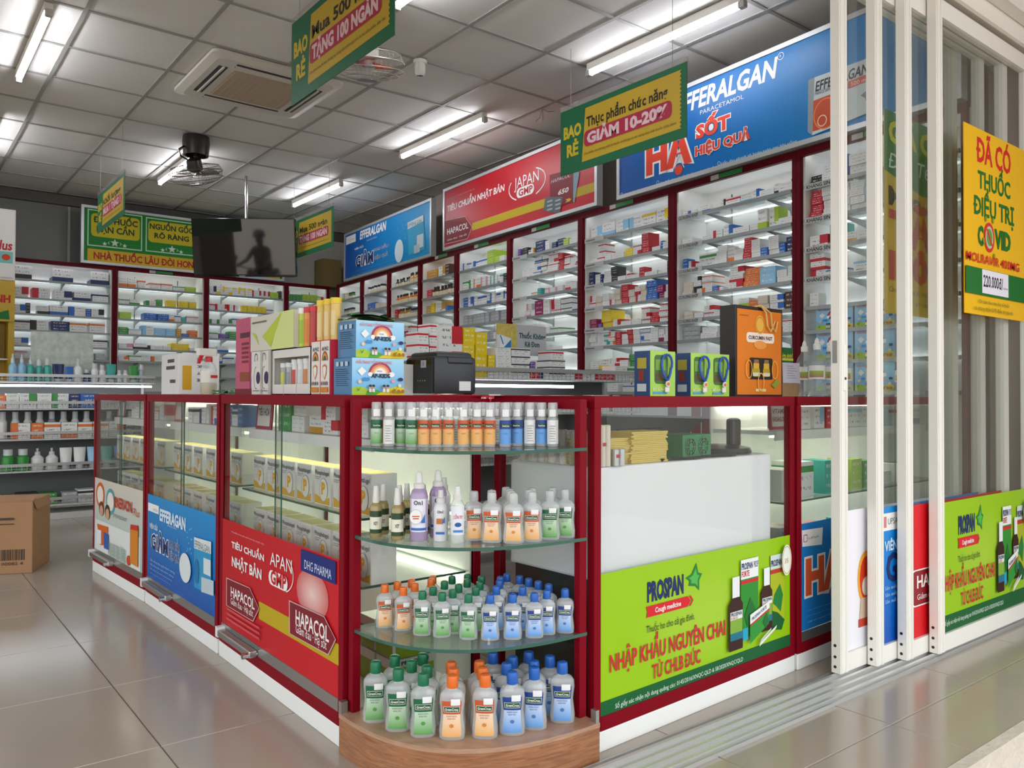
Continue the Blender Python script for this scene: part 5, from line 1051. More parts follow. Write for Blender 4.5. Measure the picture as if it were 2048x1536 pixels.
# red edged tall boxes
YH = [2.247, (2.247+gy(622, 1.07))/2, gy(622, 1.07)]; HW = YH[1]-YH[0]
for k in range(2):
    Y = YH[k]
    t, b, M = box_thing('herbal_box', 'red edged white box with rainbow and shield print '+('next to the blue mask boxes' if k == 0 else 'next to the tube display'), 'box', (1.07, Y+HW-.001, 1.0), -90, HW-.002, .06, .168, mat('red_carton', 'c01c34', .4), 'red edged shield boxes')
    p = Panel(b, Matrix.Identity(4), 0); q = HW/.111; p.rect((.004*q, .003), (.107*q, .165), P('e0d8d2'), px=False); p.text('AN PHÚC', (.018*q, .135), (.095*q, .146), P('2f3a34'), bold=.04, px=False)
    for r, c in ((.036, '8a5a30'), (.028, 'd88a3a'), (.018, '3f5a50')): p.disc((.055*q, .105), r*q, r*.8, P(c), px=False, a0=0, a1=180, seg=12)
    for kk, c in ((1, 'c07a34'), (.74, 'e6e0d6')): p.poly([(q*(.055+dx*kk), .07+dz*kk) for dx, dz in ((-.025, .018), (0, .024), (.025, .018), (.02, -.006), (0, -.025), (-.02, -.006))], P(c), px=False)
    for i in range(4): p.disc(((.022+.022*i)*q, .035), .005*q, .007, P('3a2a2a'), px=False, seg=8)
    p.rect((.012*q, .008), (.098*q, .024), P('c8802c'), px=False)
# display carton with a window of tubes
DC = mat('white_card', 'd8d3cc', .5)
t = thing('tube_display', 'white cardboard counter display with a window full of small tubes', 'display box', (1.075, gy(543, 1.075), 1.0), -math.pi/2)
L_, D_, H_ = gy(543, 1.075)-gy(622, 1.075)-.004, .085, .155
MB().box(0, 0, 0, L_, .003, .035).box(0, 0, .125, L_, .003, H_).box(0, 0, .035, .02, .003, .125).box(L_-.015, 0, .035, L_, .003, .125).box(0, D_-.003, 0, L_, D_, H_).box(0, 0, 0, .003, D_, H_).box(L_-.003, 0, 0, L_, D_, H_).box(0, 0, 0, L_, D_, .003).box(0, 0, H_-.003, L_, D_, H_).build('carton', DC, t)
for x in (L_*.33, L_*.66): MB().box(x-.0012, -.0008, 0, x+.0012, 0, .035).build('fold_line', P('b4aea6'), t)
def tube_m(capc, bodyc, lab, H=.12, r=.0145):
    t = thing('effervescent_tube', 'x', 'tube'); MB().lathe([(r, 0), (r, H*.86)], 16).build('body', mat('tube_'+bodyc, bodyc, .3), t, True)
    MB().lathe([(r*1.12, H*.86), (r*1.12, H), (r, H)], 16).build('cap', mat('tubecap_'+capc, capc, .4), t, True)
    fw = lambda v: r
    patch(fw, fw, H, .1, .7, .85, .0005, e=2).build('label', mat('tubelabel_'+lab, lab, .4), t, True)
    return t
M_ = frame((1.075, gy(543, 1.075), 1.0), -90)
for i, (cp, bd, lb) in enumerate((('d8d8d6', '9aa0a0', 'b8c24a'), ('d8d8d6', 'a8acac', '8a8e92'), ('dcdcda', 'd8d6d4', 'c0402c'), ('dcdcda', 'dadada', 'c8c8c6'), ('dcdcda', 'd6d2cc', 'c87a2c'), ('d8d8d6', 'b0b4b4', 'a8a8a8'))):
    t = tube_m(cp, bd, lb, .115 if i > 1 else .105); q = M_ @ Vector((.045+(L_-.085)/5*i, .03, .0035)); t.location = q; t.rotation_euler = (0, 0, -math.pi/2)
    tag(t, ['white capped tube with lime label in the display window', 'white capped tube with silver label in the display window', 'white capped tube with red label in the display window', 'white capped tube with pale label in the display window', 'white capped tube with orange label in the display window', 'white capped grey tube in the display window'][i], 'tube', 'tubes in the cardboard display window')
# tubes standing on top
tops = [('e8e8e4', 'b8c83a', '98b82a', 'pale capped lime tube'), ('c8202c', 'd88a2c', 'd07a24', 'red capped orange tube'), ('c8202c', 'a82028', 'b83028', 'red capped red tube')]+[('e0c01c', 'd8b45c', 'dcc48c', 'yellow capped gold tube')]*7
for i, (cp, bd, lb, nm) in enumerate(tops):
    px_ = (606, 617, 629, 643, 657, 671, 688, 706, 722, 738)[i]; X = 1.10; Y = gy(px_, X); t = tube_m(cp, bd, lb, .128, .0155); on = 1.156 if Y > gy(622, 1.07)+.016 else 1.169
    if i >= 6: continue
    t.location = (X, Y, on); t.rotation_euler = (0, 0, -math.pi/2); tag(t, nm+' standing on the boxes behind the counter front', 'tube', 'tubes standing on the boxes')
for ob_ in [o for o in C.objects if o.name.startswith('effervescent_tube') and o.get('label') == 'x']:
    for c_ in list(ob_.children): bpy.data.objects.remove(c_)
    bpy.data.objects.remove(ob_)
tr_ = thing('tube_rack', 'card rack of yellow capped tubes behind the blue mask boxes', 'rack', (1.17, 2.262, 1.0)); MB().box(0, 0, 0, .2, .075, .10).box(0, .07, .10, .2, .075, .16).build('card', DC, tr_)
for i in range(4):
    t = tube_m('e0c01c', 'd8b45c', 'dcc48c', .128, .0155); t.location = (1.20+.046*i, 2.30, 1.1005); t.rotation_euler = (0, 0, -.6); tag(t, 'yellow capped gold tube standing in the card rack', 'tube', 'yellow tubes in the card rack')
# shoe print cartons and lime carton on top
t, b, M = box_thing('carton', 'white carton with purple figure print below the lime green carton', 'box', (1.07, gy(503, 1.07), 1.0), -90, gy(503, 1.07)-gy(543, 1.075)-.002, .10, .155, DC); p = Panel(b, Matrix.Identity(4), 0)
for k in range(2):
    x = .045+.08*k; p.rect((x+.04, 0), (x+.0608, .155), P('b4aea6'), px=False); p.disc((x+.02, .06), .018, .022, P('3a2450'), px=False); p.ring((x, .06), .02, .04, .002, P('4a3460'), px=False, a0=80, a1=290); p.ring((x, .13), .015, .018, .003, P('4a4450'), px=False, a0=-30, a1=220); p.rect((x-.03, .012), (x+.03, .016), P('8a8680'), px=False)
LW = gy(500, 1.07)-gy(588, 1.07)-.004; e = LW/.4
t, b, M = box_thing('carton', 'white and lime green carton on top of the purple printed carton', 'box', (1.07, gy(500, 1.07), 1.156), -90, LW, .09, .125, mat('pale_card', 'cfcabc', .45)); p = Panel(b, Matrix.Identity(4), 0)
p.poly([(.20*e, 0), (LW, 0), (LW, .125), (.28*e, .125)], P('cdd88a'), px=False); p.poly([(.12*e, .05), (.30*e, .1249), (.20*e, .01)], P('b4c23a'), px=False); p.poly([(.02*e, .07), (.09*e, .02), (.06*e, .06)], P('b4c23a'), px=False); p.rect((.02*e, .10), (.16*e, .106), P('6a6a5a'), px=False)
# pink stand
t = thing('price_board', 'pink acrylic price board on a dark red foot on the counter', 'sign', (1.09, gy(470, 1.09), 1.0), -math.pi/2)
MB().box(0, 0, 0, .19, .09, .022).build('foot', mat('dark_red_acrylic', '7a1226', .3), t); b = MB().box(.0, .002, .022, .15, .008, .29).build('board', mat('pink_acrylic', 'c25a78', .3), t)
p = Panel(b, Matrix.Identity(4), .002); p.rect((.05, .06), (.148, .23), P('c4566a'), px=False); p.rect((.05, .215), (.148, .235), P('5a2a34'), px=False); p.rect((.05, .05), (.148, .085), P('8a4a2c'), px=False)
for k in range(5): p.rect((.07, .12+.017*k), (.14, .129+.017*k), P('7a2c3c'), px=False)
# lamp carton printed upside down, with the spray bottle before it
YB = 3.62; xb = gx(356, YB); wb_ = gx(438, YB)-xb
t, b, M = box_thing('lamp_carton', 'white carton with yellow picture and upside down colour names', 'box', (xb, YB, 1.0), 0, wb_, .26, .178, mat('white_carton', 'dad8d6', .45)); p = Panel(b, Matrix.Identity(4), 0)
p.rect((wb_*.1, .02), (wb_*.32, .125), P('c99a24'), px=False)
for k, s in enumerate(('WHITE', 'PINK', 'GREY', 'BLUE')):
    vs, fs = text_mesh(s, .03); xs_ = [v.x for v in vs]; mb = MB(); kx = .05/(max(xs_)-min(xs_)); mb.add([(wb_*.62-(v.x-min(xs_))*kx+.02, -.001, .158-.03*k-v.y*.017) for v in vs], fs); mb.build('lettering', P('55545a'), b)
s = Panel(b, Matrix.Rotation(-math.pi/2, 4, 'Z'), 0)
for a0, b0, z0, z1_ in ((.06, .16, .14, .155), (.05, .18, .11, .125), (.04, .12, .05, .065)): o = s.rect((-b0, z0), (-a0, z1_), P('4a4a4c'), px=False); o.rotation_euler = (0, 0, -math.pi/2)
t = thing('spray_bottle', 'clear trigger spray bottle with red collar in front of the white carton', 'bottle', (gx(417, 3.5), 3.5, 1.0), .4)
MB().lathe([(.030, 0), (.033, .005), (.033, .105), (.026, .125), (.013, .14)], 20).build('body', CLEAR, t, True); MB().lathe([(.0335, .05), (.0335, .098)], 20, cap=False).build('label', mat('spray_paper', 'dcd4cc', .5), t, True); MB().lathe([(.031, .004), (.031, .045)], 20).build('liquid', mat('amber_soap', 'c9a45c', .2), t, True)
MB().box(-.018, -.0345, .07, .018, -.0335, .082).build('red_print', P('c03028'), t); MB().lathe([(.016, .138), (.016, .158), (.012, .162)], 14).build('collar', mat('red_collar', 'c01c24', .35), t, True)
MB().prism([(-.055, -.012), (.03, -.012), (.045, 0), (.03, .012), (-.055, .012)], .165, .195).build('trigger_head', mat('spray_white', 'd6d0c8', .4), t); MB().add([(-.045, -.006, .165), (-.045, .006, .165), (-.03, .006, .165), (-.03, -.006, .165), (-.058, -.005, .13), (-.058, .005, .13), (-.048, .005, .13), (-.048, -.005, .13)], [(0,1,5,4),(1,2,6,5),(2,3,7,6),(3,0,4,7),(4,5,6,7)]).build('trigger', mat('red_collar'), t)
leafy('foil_packet', 'crumpled dark green foil packets lying before the white carton', (1.16, 3.34, 1.0), 5, .15, 11, GLF, (.02, .1))
# blue basket and mask boxes behind the pink board
bk = thing('basket', 'pale blue perforated plastic basket behind the pink price board', 'basket', (1.38, 3.30, 1.0), -.4); mb = MB(); A, Bq = .085, .06
mb.box(-A, -Bq, 0, A, -Bq+.003, .105).box(-A, Bq-.003, 0, A, Bq, .105).box(-A, -Bq, 0, -A+.003, Bq, .105).box(A-.003, -Bq, 0, A, Bq, .105).box(-A, -Bq, 0, A, Bq, .003); bs = mb.build('basket_body', mat('pale_blue_plastic', '9aa8d8', .4), bk); p = Panel(bs, Matrix.Identity(4), -Bq)
for i in range(8):
    for j in range(5): p.disc((-.07+.02*i, .02+.018*j), .0045, .0045, P('3a3f66'), px=False, seg=8, n=0)
mask_box((1.33, 3.62, 1.0), -20, .19, .1, .1, 'blue rainbow children mask box behind the pale blue basket, lower one'); mask_box((1.33, 3.62, 1.101), -20, .19, .1, .1, 'blue rainbow children mask box behind the pale blue basket, upper one')
# label printer
PX_ = gx(868, 2.14); PD = gy(810, PX_)-2.14; t = thing('label_printer', 'black label printer with glossy front and white stickers on the corner top', 'printer', (PX_, 2.14, 1.0))
MB().cham(0, 0, .002, .165, PD, .125, .012).cham(.012, .006, .11, .155, PD-.005, .14, .014).build('housing', mat('printer_black', '26282c', .45), t, True); MB().box(-.0015, .01, .008, .0005, PD-.01, .115).build('front_panel', mat('printer_gloss', '050506', .12), t)
MB().cham(.05, -.004, .10, .15, .02, .125, .006).build('lid_latch', mat('printer_black'), t); MB().box(-.003, .045, .088, -.0015, .075, .112).build('number_sticker', P('c9cbd0'), t); MB().box(-.0035, .059, .094, -.003, .061, .106).build('number_mark', P('33343a'), t)
MB().box(.095, -.0015, .015, .14, .0005, .045).build('rating_label', P('d4d4d2'), t)
for k in range(4): MB().box(-.0025, .05+.014*k, .045, -.0014, .053+.014*k, .048).build('indicator', P('b8b8b8'), t)
# children tonic boxes with bracelets
TON = mat('tonic_lime', '9cc83a', .35)
def tonic(px0, px1, pxs, n, label):
    Y = 1.78; x0, x1 = gx(px0, Y), gx(px1, Y); w = x1-x0; t, b, M = box_thing('tonic_box', label, 'box', (x0, Y, 1.0), 0, w, .07, .148, mat('tonic_navy', '2c4a78', .4), 'lime children tonic boxes with bracelets')
    p = Panel(b, Matrix.Identity(4), 0); p.rect((0, 0), (w, .148), TON, px=False); wn_ = w/n
    for k in range(n):
        c = wn_*(k+.5); p.rect((c-wn_*.34, .04), (c+wn_*.2, .135), P('3f6a34'), px=False, r=.012); p.rect((c-wn_*.3, .05), (c+wn_*.15, .075), P('5a4a30'), px=False); p.rect((c-wn_*.3, .085), (c+wn_*.1, .12), P('6f9a3a'), px=False)
        p.rect((c-wn_*.4, .006), (c+wn_*.15, .014), P('4f9ac0'), px=False); p.text('BỔ SUNG', (c-wn_*.4, .018), (c+wn_*.1, .026), P('dfe8c0'), bold=.02, px=False)
        mb = MB(); R_ = .03; mb.tube([(c+.012+.024*math.cos(a*.4189), -.008-.004*math.sin(a*.8), .095+.042*math.sin(a*.4189)) for a in range(16)], .0042, 6); mb.build('bracelet', mat('blue_cord', '2a55b0', .5), t)
        MB().lathe([(.010, 0), (.010, .004)], 14).build('charm', mat('charm_white', 'e2dcd4', .4), t).matrix_local = Matrix.Translation((c+.012, -.010, .04)) @ Matrix.Rotation(math.pi/2, 4, 'X'); MB().lathe([(.006, 0), (.006, .005)], 12).build('charm_centre', mat('charm_orange', 'd8642c', .4), t).matrix_local = Matrix.Translation((c+.012, -.011, .04)) @ Matrix.Rotation(math.pi/2, 4, 'X')
        MB().cham(c+.002, -.012, .012, c+.022, -.006, .03, .003).build('charm_tag', mat('charm_white'), t)
    s = Panel(b, Matrix.Rotation(-math.pi/2, 4, 'Z'), 0)
    for q0, q1, c in (((-.055, .09), (-.015, .125), 'b8a83a'), ((-.05, .05), (-.025, .085), '8a3a34'), ((-.055, .015), (-.015, .04), 'c8ccd0')): o = s.rect(q0, q1, P(c), px=False); o.rotation_euler = (0, 0, -math.pi/2)
tonic(1300, 1350, 1280, 1, 'lime green children tonic box with one blue bracelet'); tonic(1381, 1458, 1352, 2, 'wide lime green children tonic box with two blue bracelets beside the orange gift box')
# orange gift box
Y = 1.80; x0, x1 = gx(1471, Y), gx(1565, Y); w = x1-x0; Hc = .335
t, b, M = box_thing('gift_box', 'tall orange CURCUMIN FAST gift box with gold rope handle and window', 'box', (x0, Y, 1.0), 0, w, .07, Hc, mat('black_gift_card', '1d100c', .4)); p = Panel(b, Matrix.Identity(4), 0)
f = lambda u, v: (u*w, v*Hc); OR = P('dd7a1c')
p.rect(f(.03, .02), f(.97, .96), OR, px=False); p.rect(f(.22, .60), f(.81, .71), P('ece0d6'), px=False, r=.012); p.text('CURCUMIN FAST', f(.26, .635), f(.77, .672), P('5a3018'), bold=.04, px=False); p.text('Ingenius', f(.08, .885), f(.26, .905), P('8a5a14'), bold=.0, px=False)
p.disc(f(.5, .80), .03, .035, P('e8b048'), px=False); p.ring(f(.5, .80), .026, .030, .003, P('b86a14'), px=False); p.disc(f(.5, .575), .04, .016, P('e8984a'), px=False); p.rect(f(.40, .055), f(.62, .085), P('e8d49a'), px=False)
p.rect(f(.28, .19), f(.76, .43), P('2a2418'), px=False, r=.006)
for u in (.41, .62): p.rect(f(u-.075, .22), f(u+.075, .32), P('b49a24'), px=False, r=.01); p.rect(f(u-.06, .31), f(u+.06, .37), P('d8a83a'), px=False); p.rect(f(u-.05, .37), f(u+.05, .41), P('8a6a4a'), px=False); p.rect(f(u-.075, .225), f(u+.075, .265), P('d8d0b8'), px=False)
for u, v in ((.25, .3), (.8, .3), (.5, .16)): p.ring(f(u, v), .02, .035, .004, P('f0b04a'), px=False)
p.poly([f(.72, .13), f(.84, .2), f(.9, .15), f(.8, .09)], P('8a9a3a'), px=False)
for s_, k in ((-1, 0), (1, 1)): MB().tube([(w*(.38 if s_ < 0 else .64), .0 if k else .01, Hc-.003), (w*.48, -.008, Hc+.006), (w*(.58+.1*k), -.012, Hc-.02), (w*(.62+.1*k), -.01, Hc-.07), (w*(.70+.1*k), -.008, Hc-.09), (w*(.80+.06*k), -.006, Hc-.05)], .0035, 6).build('rope_handle', mat('gold_rope', 'd8b06a', .6), t)
# note, small box, cardboard
Y = 1.93; xa = gx(1566, Y)
t, b, M = box_thing('cardboard_box', 'small brown cardboard box behind the orange gift box', 'box', (xa, Y, 1.0), 0, .115, .09, .055, mat('kraft_card', 'a5805c', .7, var=.1, vscale=20))
t, b, M = box_thing('supplement_pack', 'dark green pack with yellow lettering behind the orange gift box', 'box', (xa, Y+.02, 1.056), 0, .105, .06, .15, mat('bottle_green_card', '176a2c', .4)); p = Panel(b, Matrix.Identity(4), 0); p.rect((.0, .095), (.105, .105), P('d8cf3a'), px=False); p.text('Nga sinh?', (.015, .108), (.1, .125), P('d8cf3a'), bold=.03, px=False)
n_ = MB().box(0, 0, 0, .125, .001, .085).build('paper_note', P('cfc9d8')); n_.location = (xa-.004, Y-.003, 1.056); n_.rotation_euler = (-.03, 0, 0); tag(n_, 'lilac paper note with handwriting propped on the small cardboard box', 'note'); p = Panel(n_, Matrix.Identity(4), 0)
for k in range(6): p.rect((.03, .02+.01*k), (.10-.012*(k % 3), .022+.01*k), P('8a84a0'), px=False)
# saline bottles
def saline():
    t = thing('saline_bottle', 'x', 'bottle'); r = .037
    MB().lathe([(r*.9, 0), (r, .006), (r, .06), (r*.97, .065), (r, .07), (r, .135), (r*.8, .165), (r*.4, .19), (r*.3, .2)], 24).build('body', glassy('clear_pet', 'eef1f2', 1.4, .16, 'd4d8da'), t, True)
    MB().lathe([(.014, .197), (.015, .2), (.015, .218), (.010, .222), (.008, .236), (.003, .246)], 16).build('dropper_cap', mat('milky_white', 'e6e2de', .35), t, True)
    fw = lambda v: r
    patch(fw, fw, .25, .29, .52, .9, .0006, e=2).build('label', mat('saline_label', 'd8d6d2', .4), t, True); patch(fw, fw, .25, .32, .43, .75, .001, e=2).build('label_picture', grad('saline_green', 'b06a5a', '8fb84a'), t, True)
    return t
for k, (px_, Y) in enumerate(((1609, 1.99), (1634, 1.86), (1661, 1.90), (1690, 1.97), (1748, 1.88), (1805, 1.92), (1915, 1.88))):
    put('saline', saline, (gx(px_, Y), Y, 1.0), 'clear saline bottle with white dropper cap '+('behind the others next to the paper note' if k == 0 else 'standing on the counter at the sliding doors' if k < 4 else 'standing behind the door glass'), 'saline bottles on the counter '+str(min(k, 1) if k < 4 else 2))
# folders, bundles and computer parts on the white chest
FOL = mat('yellow_folder', 'cdb45a', .5); Mc = M4; zc = .796; k = 0
fr_ = random.Random(5)
for st, (x, y, n) in enumerate(((.135, .06, 14), (.30, .05, 17))):
    for i in range(n):
        o = MB().box(-.085, -.004, 0, .085, .10, .0052).build('folder', FOL); o.matrix_world = Mc @ Matrix.Translation((x+fr_.uniform(-.004, .004)-.0, y+fr_.uniform(0, .006), zc+.0056*i)) @ Matrix.Rotation(fr_.uniform(-.04, .04), 4, 'Z')
        tag(o, 'thin yellow plastic bag in the %s stack on the white chest' % ('shorter' if st == 0 else 'taller'), 'bag', 'yellow bags stacked on the white chest %d' % st)
WR = glassy('clear_wrap', 'f6f6f6', 1.45, .35, 'd6d2cc', .1)
def roll(x, y, h, r, m, label, grp, red=True):
    t = thing('wrapped_roll', label, 'roll', Mc @ Vector((x, y, zc)), 0, grp); MB().lathe([(r, 0), (r, h), (r*.7, h+.002)], 14).build('roll', m, t, True)
    if red: MB().box(-.006, -r-.001, h*.5, .006, -r, h*.5+.01).build('red_mark', P('b8303c'), t)
for i in range(3): roll(.028+.021*i+.02, .035+.0*i, .118, .0098, mat('paper_straw', 'd6cdc0', .5), 'tall white wrapped roll beside the yellow bags', 'tall wrapped rolls', i == 1)
for i in range(2): roll(.118+.026*i, .028, .048, .0115, mat('foil_roll', 'c0c0c2', .25, .6), 'short foil wrapped roll in front of the yellow bags', 'short foil rolls', i == 0)
for i in range(7): roll(.05, .085+.045*i, .10, .018, WR, 'clear wrapped roll in the row along the glass end of the counter', 'clear rolls along the glass end', False)
t = thing('power_supply', 'green metal power supply box with two fan grilles on the white chest', 'computer part'); t.matrix_world = Mc @ Matrix.Translation((.465, .05, zc)) @ Matrix.Rotation(.05, 4, 'Z')
MB().box(0, 0, 0, .165, .10, .078).build('case', mat('green_metal', '2f7a4a', .4, .3), t)
for c in (.045, .12):
    d_ = MB().lathe([(.030, 0), (.030, .001)], 20).build('fan_opening', BLACK, t); d_.matrix_local = Matrix.Translation((c, .0005, .039)) @ Matrix.Rotation(math.pi/2, 4, 'X')
    mb = MB()
    for r in (.01, .02, .029): mb.tube([(c+r*math.cos(a*math.pi/10), -.002, .039+r*math.sin(a*math.pi/10)) for a in range(21)], .0013, 4)
    for a in range(8): mb.tube([(c, -.002, .039), (c+.03*math.cos(a*math.pi/4), -.002, .039+.03*math.sin(a*math.pi/4))], .0013, 4)
    mb.build('fan_grille', mat('green_metal_light', '4a9a68', .4, .3), t)
t = thing('monitor_stand', 'black round monitor foot with a short neck on the white chest', 'monitor stand', Mc @ Vector((.828, .155, zc)), .0)
MB().loft([[(x, y, z_) for x, y in sup(.122*k_, .1*k_, 32, 2)] for z_, k_ in ((0, .98), (.008, 1), (.02, .94), (.03, .5))]).build('foot', BLACK, t, True); MB().cham(.03, -.03, .02, .085, .005, .125, .012).build('neck', BLACK, t)
t = thing('monitor', 'dark monitor lying tilted behind the green power supply', 'monitor'); t.matrix_world = Mc @ Matrix.Translation((0, .275, zc+.001))
ms = [(.37, .02), (.66, .0), (.74, .03), (.90, .118), (.90, .126), (.36, .14), (.35, .13)]
MB().add([(x, 0, z_) for x, z_ in ms]+[(x, .10, z_) for x, z_ in ms], [tuple(range(6, -1, -1)), tuple(range(7, 14))]+[(i, (i+1) % 7, 7+(i+1) % 7, 7+i) for i in range(7)]).build('casing', mat('dark_green_plastic', '1f2a26', .4), t); MB().cham(.40, -.012, .02, .64, 0, .09, .004).build('back_bulge', mat('dark_green_plastic'), t)
MB().tube([Vector((.35+.03*i, .045+.012*math.sin(i*.9), .80)) for i in range(14)], .005, 6).build('cable', BLACK); o = C.objects['cable.001'] if 'cable.001' in C.objects else C.objects['cable']
o.matrix_world = Mc; tag(o, 'black cable lying along the top of the white chest', 'cable')
# goods deep inside the near counter end
for i in range(2):
    for j in range(2):
        t, b, M = box_thing('syrup_carton', 'lime and white syrup carton stacked inside the counter end', 'box', M3 @ Vector((.72+.118*i, .22-.0*i, .077+.104*j)), -90, .105, .16, .10, mat('syrup_white', 'cfd4cc', .4), 'lime syrup cartons inside the counter end')
        p = Panel(b, Matrix.Identity(4), 0); p.rect((.0, .0), (.105, .07), P('8aa824'), px=False); s = Panel(b, Matrix.Rotation(math.pi/2, 4, 'Z'), -.105)
        o = s.rect((.01, .0), (.15, .075), P('8aa824'), px=False); o.rotation_euler = (0, 0, math.pi/2); o = s.text('PROSPAN', (.03, .082), (.13, .093), P('20283a'), bold=.03, px=False); o.rotation_euler = (0, 0, math.pi/2)
# ================================================================ GONDOLAS AND FLOOR THINGS
WIRE = mat('white_wire', 'b4b6b6', .35, .4); TUBE2 = mat('gondola_tube', 'f6f8ff', .4, emit=TUBE_E*.35)
def gondola(label, X0, X1, Y, D, levels, zl, lf=1.0):
    t = thing('gondola_shelf', label, 'shelf unit', (X0, Y, 0), 0, 'wire basket shelf units'); L = X1-X0
    for x in (.01, L-.03): MB().box(x, D-.03, 0, x+.02, D-.01, 1.16).build('upright', WHITE, t)
    MB().box(0, D-.012, .08, L, D-.006, 1.1).build('back_panel', mat('perforated_grey', '6a6c6c', .6), t); MB().box(0, .02, 0, L, D, .05).build('kick_board', mat('kick_grey', 'c4c4c0', .5), t)
    for z in levels:
        s = MB().box(0, .012, z-.012, L, D-.012, z).build('shelf', mat('pale_shelf', 'c9cbca', .45), t)
        mb = MB(); mb.box(0, .0, z+.035, L, .008, z+.058); mb.build('front_rail', mat('rail_grey', 'b2b2b0', .35, .5), s)
        mb = MB(); n = int(L/.034)
        for i in range(n+1): x = L*i/n; mb.box(x-.0012, .006, z-.012, x+.0012, .009, z+.05)
        mb.box(0, .006, z+.015, L, .009, z+.018); o = mb.build('wire_basket', WIRE, s); o['kind'] = 'stuff'
    MB().box(.02, .03, zl-.008, L*lf-.02, .046, zl+.008).build('lamp', TUBE2, t)
    return t, frame((X0, Y, 0), 0), L
T1, MG1, LG1 = gondola('white wire gondola shelf stocked with cosmetics at the end of the aisle', .30, on_y(310, 790, 7.3).x, 7.3, .36, (1.10, .885, .645, .395, .12), 1.065)
T2, MG2, LG2 = gondola('white wire gondola shelf of non prescription medicine behind the corner display', on_y(832, 790, 3.6).x, on_y(1282, 790, 3.6).x, 3.6, .34, (1.10, .90, .62, .36), 1.055, .68)
def pump_bottle(style):
    k = 'cos_'+style
    if k in _bm: return _bm[k]
    b = mat('cosmetic_body_'+style, 'cccccc', .22); nt = b.node_tree; oi = nt.nodes.new('ShaderNodeObjectInfo'); nt.links.new(oi.outputs['Color'], nt.nodes['Principled BSDF'].inputs['Base Color'])
    if style == 'pump': mb = MB().lathe([(.48, 0), (.5, .03), (.5, .55), (.3, .66), (.2, .7)], 12).lathe([(.24, .7), (.22, .84), (.1, .86), (.1, 1)], 10, mi=1)
    elif style == 'tube':
        mb = MB().loft([[(x, y, z_) for x, y in sup(a, c, 12, 2)] for z_, a, c in ((.16, .34, .30), (.2, .42, .34), (.6, .47, .2), (1, .5, .03))]).lathe([(.3, 0), (.32, .16)], 12, mi=1)
    else: mb = MB().lathe([(.5, 0), (.5, .62), (.35, .72)], 12).lathe([(.36, .72), (.36, 1)], 12, mi=1)
    _bm[k] = mb.mesh('cosmetic_'+style, [b, mat('cosmetic_cap', 'c9cdcf', .35)], True); return _bm[k]
def cosm(M, x, y, z, w, h, style, col, where, grp):
    o = ob('cosmetic_'+('tube' if style == 'tube' else 'bottle'), pump_bottle(style)); o.matrix_world = M @ Matrix.Translation((x, y, z+.001)) @ Matrix.Diagonal((w, w, h, 1)); o.color = (*lin(COL[col][0]), 1)
    tag(o, '%s %s %s' % (COL[col][1], {'pump': 'pump bottle', 'tube': 'squeeze tube', 'jar': 'capped bottle'}[style], where), 'cosmetic', grp)
rg = random.Random(9)
g1 = 'cosmetics on the top tier of the aisle gondola'; x = .50
for c, st, w, h in (('c', 'pump', .055, .20), ('c', 'pump', .055, .20), ('t', 'pump', .055, .19), ('t', 'jar', .05, .17), ('t', 'jar', .055, .18), ('n', 'tube', .085, .14), ('b', 'tube', .06, .12), ('w', 'pump', .06, .18), ('n', 'jar', .05, .1), ('w', 'jar', .055, .15), ('w', 'jar', .05, .14), ('t', 'tube', .075, .15), ('w', 'jar', .04, .1), ('w', 'jar', .04, .1), ('g', 'tube', .075, .14), ('s', 'jar', .04, .15), ('t', 'jar', .045, .16), ('s', 'jar', .045, .16), ('w', 'tube', .06, .15), ('w', 'jar', .055, .15), ('e', 'tube', .06, .15)):
    if x+w > LG1-.03: break
    cosm(MG1, x+w/2, .07, 1.10, w, h, st, c, 'on the top tier of the aisle gondola', g1)
    if st != 'tube': cosm(MG1, x+w/2+.01, .16, 1.10, w, h*1.08, 'pump', rg.choice('wsct'), 'behind others on the top tier of the aisle gondola', g1+' behind')
    x += w+.006
shelf_fill(MG1, LG1, 0, '_20 _14 o10x11 w10x15 wg14x15 w12x14 wg14x14 n9x14 b16x15 e8x13 wo10x13 wr12x14 w8x10', 'on the second tier of the aisle gondola', 'cartons on the second tier of the aisle gondola', z=.885, y=.02, D=.1, x0=.1, name='cosmetic_box', cat='cosmetic box')
shelf_fill(MG1, LG1, 0, '_20 _22 wo13x13 o9x13 wo12x13 wo12x13 wo11x13 wo12x13 wo12x13 k8x11', 'on the third tier of the aisle gondola', 'cartons on the third tier of the aisle gondola', z=.645, y=.02, D=.1, x0=.1, name='cosmetic_box', cat='cosmetic box')
for i in range(min(15, int((LG1-.53)/.085))): cosm(MG1, .48+.085*i, .2, .645, .06, .21, 'jar', 's' if i % 5 == 4 else 'w', 'behind the cartons on the third tier of the aisle gondola', 'bottles on the third tier of the aisle gondola')
x = .46
for c, st in (('g', 'jar'), ('g', 'jar'), ('w', 'pump'), ('w', 'pump'), ('w', 'tube'), ('w', 'tube'), ('c', 'tube'), ('t', 'tube'), ('b', 'tube'), ('r', 'tube'), ('r', 'tube'), ('w', 'tube'), ('p', 'tube')):
    if x > LG1-.1: break
    cosm(MG1, x+.045, .08, .395, .09, .17, st, c, 'on the fourth tier of the aisle gondola', 'tubes on the fourth tier of the aisle gondola'); x += .10
shelf_fill(MG1, LG1, 0, '_20 _12 g12x9 _4 k16x10 g14x9 _3 s12x9 wk14x10 n10x9 _3 r9x8 k14x9', 'on the lowest tier of the aisle gondola', 'cartons on the lowest tier of the aisle gondola', z=.12, y=.03, D=.14, x0=.1, name='cosmetic_box', cat='cosmetic box')
